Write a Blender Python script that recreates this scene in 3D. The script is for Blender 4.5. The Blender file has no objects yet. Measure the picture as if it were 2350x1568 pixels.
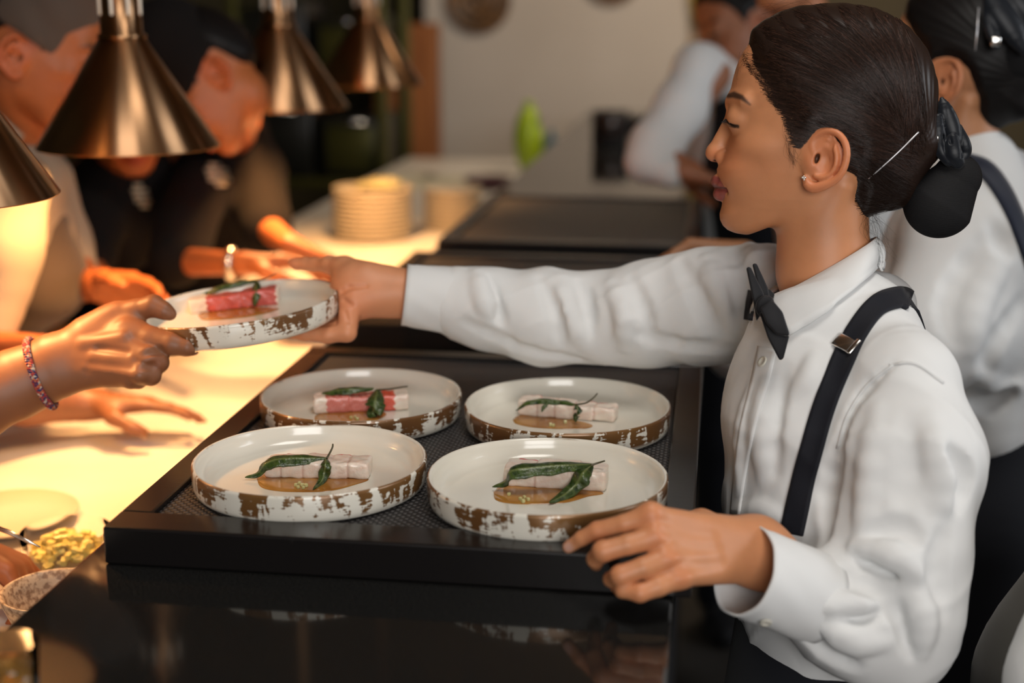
import bpy, bmesh, math, random
import numpy as np
from mathutils import Vector, Matrix
random.seed(7)
RNG = np.random.default_rng(7)
S = bpy.context.scene
COL = S.collection
# ------------------------------------------------------------------ camera
FPX = 3240.0
PSI, PIT = math.radians(8.27), math.radians(13.9)
CAM = np.array([0.0, 0.0, 1.55])
FWD = np.array([-math.sin(PSI)*math.cos(PIT), math.cos(PSI)*math.cos(PIT), -math.sin(PIT)])
RGT = np.array([math.cos(PSI), math.sin(PSI), 0.0])
UPV = np.cross(RGT, FWD)
cd = bpy.data.cameras.new('camera'); cam = bpy.data.objects.new('camera', cd); COL.objects.link(cam)
cam.matrix_world = Matrix(((RGT[0], UPV[0], -FWD[0], CAM[0]), (RGT[1], UPV[1], -FWD[1], CAM[1]), (RGT[2], UPV[2], -FWD[2], CAM[2]), (0, 0, 0, 1)))
cd.sensor_width = 36; cd.lens = FPX/2350*36
cd.dof.use_dof = True; cd.dof.focus_distance = 1.40; cd.dof.aperture_fstop = 2.3; cd.dof.aperture_blades = 9
cd.clip_start = 0.05
S.camera = cam
def P(px, py, d):
    return CAM + d*(FWD + (px-1175)/FPX*RGT + (784-py)/FPX*UPV)
def ray(px, py):
    v = FWD + (px-1175)/FPX*RGT + (784-py)/FPX*UPV
    return v
def onz(px, py, z):
    v = ray(px, py); t = (z-CAM[2])/v[2]
    return CAM + t*v
def depth(p): return float(np.dot(np.asarray(p)-CAM, FWD))
# ------------------------------------------------------------------ world, lights, exposure
S.view_settings.view_transform = 'Standard'; S.view_settings.look = 'None'
S.view_settings.exposure = 0.0; S.view_settings.gamma = 1.0; S.view_settings.use_curve_mapping = False
w = bpy.data.worlds.new('world'); S.world = w; w.use_nodes = True
w.node_tree.nodes['Background'].inputs[0].default_value = (0.62, 0.66, 0.72, 1)
w.node_tree.nodes['Background'].inputs[1].default_value = 0.10
def area(name, loc, target, size, power, color, size_y=None, spread=None):
    l = bpy.data.lights.new(name, 'AREA'); l.energy = power; l.color = color
    l.shape = 'RECTANGLE'; l.size = size; l.size_y = size_y or size
    if spread: l.spread = spread
    o = bpy.data.objects.new(name, l); COL.objects.link(o); o.location = loc
    o.rotation_euler = (Vector(target)-Vector(loc)).to_track_quat('-Z', 'Y').to_euler()
    return o
# assumed daylight: area lights added behind and right of the camera, no windows built
area('assumed_daylight', (0.9, -2.25, 2.1), (0.25, 1.5, 1.2), 2.0, 76, (1.0, 0.975, 0.95), 1.5)
area('assumed_daylight_side', (3.3, 1.6, 2.1), (0.3, 1.8, 1.2), 1.6, 40, (0.90, 0.95, 1.0), 1.3)
# added unseen ceiling lights over the guests' side and the back of the bar
area('added_ceiling_light', (0.2, 1.0, 2.92), (0.2, 1.0, 0), 0.7, 15, (1.0, 0.95, 0.88))
area('added_ceiling_light_rear', (0.5, 4.6, 2.92), (0.3, 6.2, 1.2), 1.0, 66, (1.0, 0.79, 0.57))
WARM = (1.0, 0.50, 0.18)
LAMP_W = 22.0
# ------------------------------------------------------------------ naming helpers
def tag(o, label=None, cat=None, group=None, kind=None):
    if label: o['label'] = label
    if cat: o['category'] = cat
    if group: o['group'] = group
    if kind: o['kind'] = kind
    return o
def empty(name, loc=(0, 0, 0), label=None, cat=None, group=None):
    o = bpy.data.objects.new(name, None); COL.objects.link(o); o.location = [float(x) for x in loc]
    o.empty_display_size = 0.05
    return tag(o, label, cat, group)
def link(name, me, m, parent=None, smooth=True):
    """me is in world coordinates; the object is re-based on its parent's origin"""
    o = bpy.data.objects.new(name, me); COL.objects.link(o)
    if m is not None:
        for mm in (m if isinstance(m, (list, tuple)) else [m]): me.materials.append(mm)
    if smooth and len(me.polygons):
        me.polygons.foreach_set('use_smooth', np.ones(len(me.polygons), dtype=bool))
    if parent is not None:
        w0 = Vector((0, 0, 0)); q = parent
        while q is not None:
            w0 += q.location; q = q.parent
        me.transform(Matrix.Translation(-w0)); o.parent = parent
    return o
def mesh_np(name, V, F):
    me = bpy.data.meshes.new(name)
    V = np.asarray(V, dtype=np.float32); F = np.asarray(F, dtype=np.int32)
    me.vertices.add(len(V)); me.vertices.foreach_set('co', V.ravel())
    n = F.shape[1]
    me.loops.add(F.size); me.loops.foreach_set('vertex_index', F.ravel())
    me.polygons.add(len(F)); me.polygons.foreach_set('loop_start', np.arange(0, F.size, n, dtype=np.int32))
    me.polygons.foreach_set('loop_total', np.full(len(F), n, dtype=np.int32))
    me.update(calc_edges=True); me.validate()
    return me
def mesh_py(name, V, F):
    me = bpy.data.meshes.new(name); me.from_pydata([tuple(map(float, v)) for v in V], [], F); me.update(); return me
def color_attr(me, C, name='Col'):
    a = me.color_attributes.new(name, 'FLOAT_COLOR', 'POINT')
    if C.shape[1] == 3: C = np.hstack([C, np.ones((len(C), 1))])
    a.data.foreach_set('color', C.astype(np.float32).ravel())
def box_me(name, lo, hi, bev=0.0, seg=2):
    bm = bmesh.new(); bmesh.ops.create_cube(bm, size=1)
    lo = Vector([float(x) for x in lo]); hi = Vector([float(x) for x in hi])
    for v in bm.verts: v.co = Vector([lo[i]+(v.co[i]+.5)*(hi[i]-lo[i]) for i in range(3)])
    if bev > 0: bmesh.ops.bevel(bm, geom=bm.edges[:], offset=bev, segments=seg, profile=.5, affect='EDGES')
    me = bpy.data.meshes.new(name); bm.to_mesh(me); bm.free(); return me
def lathe_me(name, prof, n=64, center=(0, 0, 0), closed=False, M=None):
    V, F = [], []
    m = len(prof)
    for i in range(n):
        a = 2*math.pi*i/n
        for r, z in prof: V.append((r*math.cos(a), r*math.sin(a), z))
    for i in range(n):
        j = (i+1) % n
        for k in range(m-1 if not closed else m):
            k2 = (k+1) % m
            F.append((i*m+k, j*m+k, j*m+k2, i*m+k2))
    V = np.array(V)
    if M is not None: V = V@M[:3, :3].T + M[:3, 3]
    V = V+np.array(center)
    me = mesh_py(name, V, F)
    bm = bmesh.new(); bm.from_mesh(me); bmesh.ops.remove_doubles(bm, verts=bm.verts, dist=1e-6)
    bmesh.ops.recalc_face_normals(bm, faces=bm.faces); bm.to_mesh(me); bm.free()
    return me
def resample(pts, n):
    pts = np.asarray(pts, float)
    # Catmull-Rom through the points
    P0 = np.vstack([2*pts[0]-pts[1], pts, 2*pts[-1]-pts[-2]])
    out = []; segs = len(pts)-1
    for t in np.linspace(0, segs, n):
        i = min(int(t), segs-1); u = t-i
        a, b, c, d = P0[i], P0[i+1], P0[i+2], P0[i+3]
        out.append(.5*((2*b)+(-a+c)*u+(2*a-5*b+4*c-d)*u*u+(-a+3*b-3*c+d)*u**3))
    return np.array(out)
def tube_me(name, pts, r, n=8, cap=True):
    pts = np.asarray(pts, float); m = len(pts)
    r = np.full(m, r) if np.isscalar(r) else np.asarray(r)
    T = np.gradient(pts, axis=0); T /= np.linalg.norm(T, axis=1, keepdims=True)+1e-12
    up = np.array([0.13, 0.21, 0.97]); V = []; F = []
    for i in range(m):
        a = np.cross(T[i], up)
        if np.linalg.norm(a) < .1: a = np.cross(T[i], [1, 0, 0])
        a /= np.linalg.norm(a); b = np.cross(T[i], a)
        for k in range(n):
            t = 2*math.pi*k/n; V.append(pts[i]+r[i]*(a*math.cos(t)+b*math.sin(t)))
    for i in range(m-1):
        for k in range(n):
            F.append((i*n+k, i*n+(k+1) % n, (i+1)*n+(k+1) % n, (i+1)*n+k))
    if cap: F.append(tuple(range(n))[::-1]); F.append(tuple(range((m-1)*n, m*n)))
    return mesh_py(name, V, F)
def join_me(name, mes):
    V, F, o = [], [], 0
    for me in mes:
        for v in me.vertices: V.append(tuple(v.co))
        for p in me.polygons: F.append(tuple(i+o for i in p.vertices))
        o += len(me.vertices)
    return mesh_py(name, V, F)
# ------------------------------------------------------------------ materials
def mat(name, col=(.5, .5, .5), rough=.5, metal=0.0, **kw):
    m = bpy.data.materials.new(name); m.use_nodes = True
    b = m.node_tree.nodes['Principled BSDF']
    b.inputs['Base Color'].default_value = (*col, 1); b.inputs['Roughness'].default_value = rough
    b.inputs['Metallic'].default_value = metal
    for k, v in kw.items():
        b.inputs[k.replace('_', ' ')].default_value = v
    return m
def nd(m, t, **kw):
    n = m.node_tree.nodes.new(t)
    for k, v in kw.items(): setattr(n, k, v)
    return n
def lk(m, a, b): m.node_tree.links.new(a, b)
def add_noise_color(m, c1, c2, scale=5, detail=4, lo=.35, hi=.65, stretch=(1, 1, 1), bump=0.0, bscale=None, bdist=.001):
    b = m.node_tree.nodes['Principled BSDF']
    tc = nd(m, 'ShaderNodeTexCoord'); mp = nd(m, 'ShaderNodeMapping'); mp.inputs['Scale'].default_value = stretch
    lk(m, tc.outputs['Object'], mp.inputs[0])
    n = nd(m, 'ShaderNodeTexNoise'); n.inputs['Scale'].default_value = scale; n.inputs['Detail'].default_value = detail
    lk(m, mp.outputs[0], n.inputs['Vector'])
    r = nd(m, 'ShaderNodeValToRGB'); r.color_ramp.elements[0].position = lo; r.color_ramp.elements[1].position = hi
    r.color_ramp.elements[0].color = (*c1, 1); r.color_ramp.elements[1].color = (*c2, 1)
    lk(m, n.outputs['Fac'], r.inputs[0]); lk(m, r.outputs[0], b.inputs['Base Color'])
    if bump > 0: add_bump(m, bscale or scale, bump, bdist, stretch)
    return m
def add_bump(m, scale, strength, dist=.001, stretch=(1, 1, 1), detail=3):
    b = m.node_tree.nodes['Principled BSDF']
    tc = nd(m, 'ShaderNodeTexCoord'); mp = nd(m, 'ShaderNodeMapping'); mp.inputs['Scale'].default_value = stretch
    lk(m, tc.outputs['Object'], mp.inputs[0])
    n2 = nd(m, 'ShaderNodeTexNoise'); n2.inputs['Scale'].default_value = scale; n2.inputs['Detail'].default_value = detail
    lk(m, mp.outputs[0], n2.inputs['Vector'])
    bp = nd(m, 'ShaderNodeBump'); bp.inputs['Strength'].default_value = strength; bp.inputs['Distance'].default_value = dist
    lk(m, n2.outputs['Fac'], bp.inputs['Height'])
    lk(m, bp.outputs[0], b.inputs['Normal'])
    return m
def attr_mat(name, rough=.5, sss=0.0, bump=0, bscale=600, **kw):
    m = mat(name, rough=rough, **kw); b = m.node_tree.nodes['Principled BSDF']
    a = nd(m, 'ShaderNodeAttribute'); a.attribute_name = 'Col'
    tc = nd(m, 'ShaderNodeTexCoord'); n = nd(m, 'ShaderNodeTexNoise'); n.inputs['Scale'].default_value = 45; n.inputs['Detail'].default_value = 5
    lk(m, tc.outputs['Object'], n.inputs['Vector'])
    mr = nd(m, 'ShaderNodeMapRange'); mr.inputs[3].default_value = .88; mr.inputs[4].default_value = 1.12
    lk(m, n.outputs['Fac'], mr.inputs[0])
    v = nd(m, 'ShaderNodeVectorMath', operation='SCALE'); lk(m, a.outputs['Color'], v.inputs[0]); lk(m, mr.outputs[0], v.inputs['Scale'])
    lk(m, v.outputs[0], b.inputs['Base Color'])
    if sss > 0:
        b.inputs['Subsurface Weight'].default_value = sss
        b.inputs['Subsurface Radius'].default_value = (1.0, .35, .15); b.inputs['Subsurface Scale'].default_value = .006
    if bump: add_bump(m, bscale, bump, .0005)
    return m
M = {}
M['skin'] = attr_mat('skin', rough=.48, sss=.18, bump=.12, bscale=900)
M['skin_back'] = attr_mat('skin_back', rough=.5, sss=.0)
def cloth(name, col, rough=.85, weave=1800, st=.25, sheen=.2):
    m = mat(name, col, rough); m.node_tree.nodes['Principled BSDF'].inputs['Sheen Weight'].default_value = sheen
    m.node_tree.nodes['Principled BSDF'].inputs['Specular IOR Level'].default_value = .25
    if st: add_bump(m, weave, st, .0004)
    return m
def cloth_white(name, col):
    """cotton with soft creases: two stretched noises in the bump"""
    m = mat(name, col, .82); b = m.node_tree.nodes['Principled BSDF']; b.inputs['Specular IOR Level'].default_value = .25
    tc = nd(m, 'ShaderNodeTexCoord')
    def no(scale, stretch, det, dist):
        mp = nd(m, 'ShaderNodeMapping'); mp.inputs['Scale'].default_value = stretch; mp.inputs['Rotation'].default_value = (.3, .5, .4)
        n = nd(m, 'ShaderNodeTexNoise'); n.inputs['Scale'].default_value = scale; n.inputs['Detail'].default_value = det; n.inputs['Distortion'].default_value = dist
        lk(m, tc.outputs['Object'], mp.inputs[0]); lk(m, mp.outputs[0], n.inputs['Vector']); return n
    a = no(14, (1, 1, .55), 2, .6); c = no(1500, (1, 1, 1), 1, 0)
    b1 = nd(m, 'ShaderNodeBump'); b1.inputs['Strength'].default_value = .55; b1.inputs['Distance'].default_value = .006
    b2 = nd(m, 'ShaderNodeBump'); b2.inputs['Strength'].default_value = .2; b2.inputs['Distance'].default_value = .0004
    lk(m, a.outputs['Fac'], b1.inputs['Height']); lk(m, c.outputs['Fac'], b2.inputs['Height'])
    lk(m, b1.outputs[0], b2.inputs['Normal']); lk(m, b2.outputs[0], b.inputs['Normal'])
    return m
M['shirt'] = cloth_white('white_cotton', (.72, .73, .73))
M['stitch'] = cloth('stitched_edge', (.66, .67, .67))
M['black_cloth'] = cloth('black_cloth', (.008, .009, .013), st=.2, sheen=.05)
M['strap'] = cloth('elastic_strap', (.006, .007, .012), rough=.7, weave=1400, st=.5, sheen=.05)
M['bow'] = cloth('bow_tie_cloth', (.007, .007, .009), rough=.6, st=.2, sheen=.1)
M['satin'] = cloth('satin', (.006, .008, .012), rough=.38, st=.15, sheen=.1)
M['steel'] = mat('polished_steel', (.75, .74, .72), .16, 1.0)
M['chrome'] = mat('chrome_shade', (.40, .225, .115), .32, 1.0, Anisotropic=.95, Anisotropic_Rotation=.25)
_t = nd(M['chrome'], 'ShaderNodeTangent'); _t.direction_type = 'RADIAL'; _t.axis = 'Z'
lk(M['chrome'], _t.outputs[0], M['chrome'].node_tree.nodes['Principled BSDF'].inputs['Tangent'])
M['granite'] = mat('black_granite', (.012, .012, .012), .07, 0.0, Specular_IOR_Level=.5)
add_noise_color(M['granite'], (.006, .006, .006), (.03, .03, .028), 700, 2, .45, .75)
M['tray_wood'] = mat('black_lacquered_wood', (.007, .006, .006), .27, Specular_IOR_Level=.5)
add_bump(M['tray_wood'], 40, .08, .001, (1, 12, 1))
M['white_lam'] = mat('white_pass_top', (.74, .70, .64), .35)
add_noise_color(M['white_lam'], (.68, .64, .58), (.78, .74, .68), 6, 3)
M['brushed'] = mat('brushed_steel', (.55, .54, .52), .35, 1.0)
M['button'] = mat('button', (.62, .6, .52), .3)
M['glass'] = mat('clear_glass', (1, 1, 1), .02, 0, Transmission_Weight=1.0, IOR=1.05)
# ------------------------------------------------------------------ implicit surfaces -> meshes
def nrm(v): v = np.asarray(v, float); return v/np.linalg.norm(v)
def smin(a, b, k):
    if k <= 0: return np.minimum(a, b)
    h = np.maximum(k-np.abs(a-b), 0)/k
    return np.minimum(a, b)-h*h*k*.25
class Cone:
    """tapered capsule, optionally widened along a direction n by factor q"""
    def __init__(s, a, b, ra, rb, n=None, q=1.0):
        s.a = np.asarray(a, np.float32); s.b = np.asarray(b, np.float32); s.ra = ra; s.rb = rb
        s.n = None if n is None else nrm(n).astype(np.float32); s.q = q
    def __call__(s, p):
        if s.n is not None:
            d = p-s.a; c = d@s.n; d = d-np.outer(c*(1-1/s.q), s.n)
            ab = s.b-s.a; ab = ab-s.n*(ab@s.n)*(1-1/s.q)
        else:
            d = p-s.a; ab = s.b-s.a
        t = np.clip((d@ab)/max(float(ab@ab), 1e-12), 0, 1)
        e = d-t[:, None]*ab
        return np.sqrt(np.einsum('ij,ij->i', e, e))-(s.ra+(s.rb-s.ra)*t)
    def bb(s):
        m = max(s.ra, s.rb)*max(1, s.q); return np.minimum(s.a, s.b)-m, np.maximum(s.a, s.b)+m
class Chain:
    """several tapered capsules as one primitive, without swelling where they meet"""
    def __init__(s, cones): s.c = cones
    def __call__(s, p): return np.min([c(p) for c in s.c], axis=0)
    def bb(s):
        L = [c.bb() for c in s.c]; return np.min([a for a, b in L], axis=0), np.max([b for a, b in L], axis=0)
class Ell:
    def __init__(s, c, r, R=None):
        s.c = np.asarray(c, np.float32); s.r = np.asarray(r, np.float32); s.R = np.eye(3, dtype=np.float32) if R is None else np.asarray(R, np.float32)
    def __call__(s, p):
        d = (p-s.c)@s.R.T
        k0 = np.linalg.norm(d/s.r, axis=1); k1 = np.linalg.norm(d/(s.r*s.r), axis=1)
        return np.where(k0 > 1e-6, k0*(k0-1)/np.maximum(k1, 1e-9), -s.r.min())
    def bb(s): m = s.r.max(); return s.c-m, s.c+m
class Box:
    def __init__(s, c, h, R=None, rd=.002):
        s.c = np.asarray(c, np.float32); s.h = np.asarray(h, np.float32); s.R = np.eye(3, dtype=np.float32) if R is None else np.asarray(R, np.float32); s.rd = rd
    def __call__(s, p):
        q = np.abs((p-s.c)@s.R.T)-(s.h-s.rd)
        return np.linalg.norm(np.maximum(q, 0), axis=1)+np.minimum(q.max(axis=1), 0)-s.rd
    def bb(s): m = np.linalg.norm(s.h); return s.c-m, s.c+m
class Fn:
    def __init__(s, f, lo, hi): s.f = f; s.lo = np.asarray(lo); s.hi = np.asarray(hi)
    def __call__(s, p): return s.f(p)
    def bb(s): return s.lo, s.hi
class Field:
    def __init__(s): s.ops = []
    def u(s, prim, k=.01): s.ops.append(('u', prim, k)); return s
    def sub(s, prim, k=.004): s.ops.append(('s', prim, k)); return s
    def cut(s, f): s.ops.append(('x', f, 0)); return s      # intersect with f(p)<0
    def disp(s, f): s.ops.append(('d', f, 0)); return s     # add f(p) to the distance
    def chain(s, pts, k=.01, n=None, q=1.0):
        for (a, ra), (b, rb) in zip(pts[:-1], pts[1:]): s.u(Cone(a, b, ra, rb, n, q), k)
        return s
    def __call__(s, p, blk=None):
        p = p.astype(np.float32); d = np.full(len(p), 1e4, np.float32)
        for i, (o, f, k) in enumerate(s.ops):
            if blk is not None and o in 'us':
                nb, per, need = blk; m = need[i]
                if not m.any(): continue
                P3 = p.reshape(nb, per, 3)[m].reshape(-1, 3); v = f(P3); D = d.reshape(nb, per); c = D[m].reshape(-1)
                c = smin(c, v, k) if o == 'u' else -smin(-c, v, k)
                D[m] = c.reshape(-1, per); d = D.reshape(-1); continue
            if o == 'u': d = smin(d, f(p), k)
            elif o == 's': d = -smin(-d, f(p), k)
            elif o == 'x': d = np.maximum(d, f(p))
            else: d = d+f(p)
        return d.astype(np.float32)
    def bb(s):
        L = [f.bb() for o, f, k in s.ops if o == 'u']
        return np.min([a for a, b in L], axis=0), np.max([b for a, b in L], axis=0)
def sdf_mesh(name, F, h, bb=None, margin=.012, steep=False):
    lo, hi = bb if bb is not None else F.bb()
    lo = np.asarray(lo, float)-margin; hi = np.asarray(hi, float)+margin
    B = 8; H = h*B
    nb = np.maximum(np.ceil((hi-lo)/H).astype(int), 1)
    g = np.stack(np.meshgrid(*[np.arange(n) for n in nb], indexing='ij'), -1).reshape(-1, 3)
    cen = (lo+(g+.5)*H).astype(np.float32); R = H*math.sqrt(3)/2
    dc = F(cen)
    keep = (np.abs(dc) < R*1.25+margin).reshape(nb)
    if steep:
        sg = (dc > 0).reshape(nb); ch = np.zeros_like(sg)
        for ax in range(3):
            df = np.diff(sg.astype(np.int8), axis=ax) != 0
            sl = [slice(None)]*3; sl[ax] = slice(0, -1); ch[tuple(sl)] |= df
            sl[ax] = slice(1, None); ch[tuple(sl)] |= df
        for ax in range(3): ch |= np.roll(ch, 1, ax) | np.roll(ch, -1, ax)
        keep |= ch
    bi = np.argwhere(keep)
    cc = (lo+(bi+.5)*H).astype(np.float32); dcb = np.full(len(bi), 9.0); vals = []
    for o, f, k in F.ops:
        if o in 'us':
            v = f(cc); vals.append(v)
            if o == 'u': dcb = np.minimum(dcb, v)
        else: vals.append(None)
    need = [None if v is None else ((v < dcb+2*R+k+margin) if o == 'u' else (v < R*1.1+k+.002)) for v, (o, f, k) in zip(vals, F.ops)]
    gi = np.arange(B+1); off = np.stack(np.meshgrid(gi, gi, gi, indexing='ij'), -1).reshape(-1, 3)
    per = len(off); D = np.empty((len(bi), per), np.float32); CH = 1500
    for s0 in range(0, len(bi), CH):
        b = bi[s0:s0+CH]
        pts = (lo+(b[:, None, :]*B+off[None])*h).reshape(-1, 3).astype(np.float32)
        D[s0:s0+CH] = F(pts, (len(b), per, [None if n is None else n[s0:s0+CH] for n in need])).reshape(len(b), per)
    D = D.reshape(-1, B+1, B+1, B+1); ins = D < 0
    cs = np.zeros((len(bi), B, B, B), np.int8)
    for x in (0, 1):
        for y in (0, 1):
            for z in (0, 1): cs += ins[:, x:x+B, y:y+B, z:z+B]
    act = np.argwhere((cs > 0) & (cs < 8))
    if len(act) == 0: raise RuntimeError('empty field '+name)
    b, c = act[:, 0], act[:, 1:]
    cell = bi[b]*B+c
    acc = np.zeros((len(act), 3)); cnt = np.zeros(len(act))
    C8 = [(x, y, z) for x in (0, 1) for y in (0, 1) for z in (0, 1)]
    val = {q: D[b, c[:, 0]+q[0], c[:, 1]+q[1], c[:, 2]+q[2]] for q in C8}
    for q in C8:
        for ax in range(3):
            if q[ax] == 0:
                q2 = list(q); q2[ax] = 1; q2 = tuple(q2)
                a, e = val[q], val[q2]; m = (a < 0) != (e < 0)
                t = np.where(m, a/np.where(m, a-e, 1), 0)
                pt = np.repeat(np.array([q], float), len(act), 0); pt[:, ax] += t
                acc[m] += pt[m]; cnt[m] += 1
    V = lo+(cell+acc/cnt[:, None])*h
    dims = nb*B+2
    key = (cell[:, 0]*dims[1]+cell[:, 1])*dims[2]+cell[:, 2]
    od = np.argsort(key); ks = key[od]
    def find(cl):
        k = (cl[:, 0]*dims[1]+cl[:, 1])*dims[2]+cl[:, 2]
        i = np.searchsorted(ks, k); i = np.minimum(i, len(ks)-1)
        return np.where(ks[i] == k, od[i], -1)
    quads = []
    for ax in range(3):
        q = [0, 0, 0]; q[ax] = 1
        a, e = val[(0, 0, 0)], val[tuple(q)]
        m = (a < 0) != (e < 0)
        idx = np.nonzero(m)[0]; cl = cell[idx]
        u_, v_ = (ax+1) % 3, (ax+2) % 3
        def sh(du, dv):
            k = cl.copy(); k[:, u_] -= du; k[:, v_] -= dv; return find(k)
        f0, f1, f2, f3 = idx, sh(1, 0), sh(1, 1), sh(0, 1)
        ok = (f1 >= 0) & (f2 >= 0) & (f3 >= 0)
        Q = np.stack([f0, f1, f2, f3], 1)[ok]; fl = (a[idx] < 0)[ok]
        Q[~fl] = Q[~fl][:, ::-1]
        quads.append(Q)
    Q = np.vstack(quads)
    me = mesh_np(name, V, Q)
    return me, V
def march(F, px, py, t0=.9, t1=4.0, steps=90):
    """first hit of the camera ray through a pixel with the field (used to lay straps, seams and folds on cloth)"""
    pts = np.atleast_2d(np.stack([np.atleast_1d(px), np.atleast_1d(py)], 1)).astype(float)
    dirs = FWD+((pts[:, :1]-1175)/FPX)*RGT+((784-pts[:, 1:])/FPX)*UPV
    ln = np.linalg.norm(dirs, axis=1); dirs /= ln[:, None]
    t = np.full(len(pts), t0)
    for _ in range(steps):
        d = F(CAM+t[:, None]*dirs); t = np.minimum(t+np.clip(d, -.01, .1)*.8, t1)
    q = CAM+t[:, None]*dirs
    return q, t < t1-.01
def grad(F, q, e=.002):
    g = np.stack([F(q+np.eye(3)[i]*e)-F(q-np.eye(3)[i]*e) for i in range(3)], 1)
    return g/(np.linalg.norm(g, axis=1, keepdims=True)+1e-9)
def drape(name, F, line, width, thick=.0015, n=40, across=5, lift=.0005, t0=.9, rib=None):
    """a strip of cloth laid on field F; line = [(px,py[,width])...], real thickness"""
    L = np.array([(l[0], l[1], l[2] if len(l) > 2 else width) for l in line], float)
    L = resample(L, n); T = np.gradient(L[:, :2], axis=0); T /= np.linalg.norm(T, axis=1, keepdims=True)
    N = np.stack([-T[:, 1], T[:, 0]], 1); V = []
    us = np.linspace(-.5, .5, across)
    px = L[:, None, 0]+N[:, None, 0]*L[:, None, 2]*us; py = L[:, None, 1]+N[:, None, 1]*L[:, None, 2]*us
    q, ok = march(F, px.ravel(), py.ravel(), t0)
    return strip_me(name, F, q.reshape(n, across, 3), thick, lift)
def march_from(F, o, d, steps=80, tmax=.6):
    t = np.zeros(len(o)); d = nrmrows(np.asarray(d, float))
    for _ in range(steps): t = np.minimum(t+np.clip(F(o+t[:, None]*d), -.01, .05)*.8, tmax)
    return o+t[:, None]*d
def strip_me(name, F, mid, thick, lift):
    n, across = mid.shape[:2]
    g = grad(F, mid.reshape(-1, 3)).reshape(n, across, 3)
    g = nrmrows(g.mean(axis=1))[:, None, :]
    top = mid+g*(lift+thick); bot = mid-g*.001
    V = np.concatenate([top.reshape(-1, 3), bot.reshape(-1, 3)])
    Fc = []; o = n*across
    for i in range(n-1):
        for k in range(across-1):
            a, b, c, d = i*across+k, i*across+k+1, (i+1)*across+k+1, (i+1)*across+k
            Fc.append((a, b, c, d)); Fc.append((o+d, o+c, o+b, o+a))
        for k in (0, across-1):
            a, d = i*across+k, (i+1)*across+k
            Fc.append((a, d, o+d, o+a) if k == 0 else (d, a, o+a, o+d))
    for i in (0, n-1):
        for k in range(across-1):
            a, b = i*across+k, i*across+k+1
            Fc.append((b, a, o+a, o+b) if i == 0 else (a, b, o+b, o+a))
    me = mesh_py(name, V, Fc)
    bm = bmesh.new(); bm.from_mesh(me); bmesh.ops.recalc_face_normals(bm, faces=bm.faces); bm.to_mesh(me); bm.free()
    return me
def nrmrows(a): return a/(np.linalg.norm(a, axis=1, keepdims=True)+1e-9)
def folds(F, lines, k=.012):
    """lines: (points [(px,py)...], radius m, height m, +1 ridge / -1 groove)"""
    add = []
    base = Field(); base.ops = list(F.ops)
    for pts, r, hgt, sgn in lines:
        L = resample(np.array(pts, float), max(3, 2*len(pts)))
        q, ok = march(base, L[:, 0], L[:, 1]); g = grad(base, q, .006)
        c = q-g*(r-hgt)*1.0 if sgn > 0 else q+g*(r-hgt)
        m = len(L); rr = [r*(.55+.45*math.sin(math.pi*(i+.5)/m)) for i in range(m)]
        for i in range(m-1):
            if not (ok[i] and ok[i+1]) or np.linalg.norm(c[i]-c[i+1]) > .12: continue
            off = 0
            add.append(('u' if sgn > 0 else 's', Cone(c[i], c[i+1], rr[i], rr[i+1]), k))
    F.ops += add
# ------------------------------------------------------------------ room
ZC = 1.05          # top of the bar counter
XL, XR = -0.558, -0.024
def struct(name, me, m, smooth=False):
    return tag(link(name, me, m, smooth=smooth), kind='structure')
M['floor'] = mat('floor', (.03, .028, .026), .45)
add_noise_color(M['floor'], (.02, .018, .016), (.05, .045, .04), 3, 4, bump=.1)
M['wall_white'] = mat('wall_white', (.52, .47, .42), .8)
add_noise_color(M['wall_white'], (.50, .45, .40), (.56, .51, .46), 1.5, 3)
M['wall_dark'] = mat('wall_dark', (.055, .045, .02), .7)
add_noise_color(M['wall_dark'], (.035, .032, .012), (.085, .065, .03), 1.2, 2)
M['wall_room'] = mat('wall_room', (.34, .24, .16), .8)
M['ceiling'] = mat('ceiling', (.22, .155, .10), .9)
X0, X1, Y0, Y1, ZT = -3.4, 3.6, -2.6, 7.4, 3.0
struct('floor', box_me('floor', (X0, Y0, -.05), (X1, Y1, 0)), M['floor'])
struct('ceiling', box_me('ceiling', (X0, Y0, ZT), (X1, Y1, ZT+.05)), M['ceiling'])
struct('wall_left', box_me('wall_left', (X0-.1, Y0, 0), (X0, Y1, ZT)), M['wall_dark'])
struct('wall_right', box_me('wall_right', (X1, Y0, 0), (X1+.1, Y1, ZT)), M['wall_room'])
struct('wall_front', box_me('wall_front', (X0, Y0-.1, 0), (X1, Y0, ZT)), M['wall_room'])
struct('wall_back', box_me('wall_back', (X0, Y1, 0), (X1, Y1+.1, ZT)), M['wall_dark'])
# the pale wall panel that closes the pass, between the kitchen and the way to the dining room
struct('wall_panel', box_me('wall_panel', (-1.36, 6.55, 0), (-.145, 6.7, ZT), .004), M['wall_white'])
struct('trim_1', box_me('trim_1', (-.145, 6.53, 0), (-.10, 6.72, ZT), .004), M['wall_room'])
# ------------------------------------------------------------------ bar counter
t = empty('bar_counter', ((XL+XR)/2, 3.0, 0), 'long black polished granite bar counter running away beside the pass', 'counter')
link('countertop', box_me('ct', (XL, .2, ZC-.04), (XR, 6.2, ZC), .003, 2), M['granite'], t, False)
M['counter_side'] = mat('counter_side', (.035, .036, .04), .5)
link('base_cabinet', box_me('cb', (XL+.03, .23, .1), (XR-.03, 6.17, ZC-.04), .003), M['counter_side'], t, False)
link('plinth', box_me('pl', (XL+.07, .27, 0), (XR-.07, 6.13, .1)), M['black_cloth'], t, False)
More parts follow.
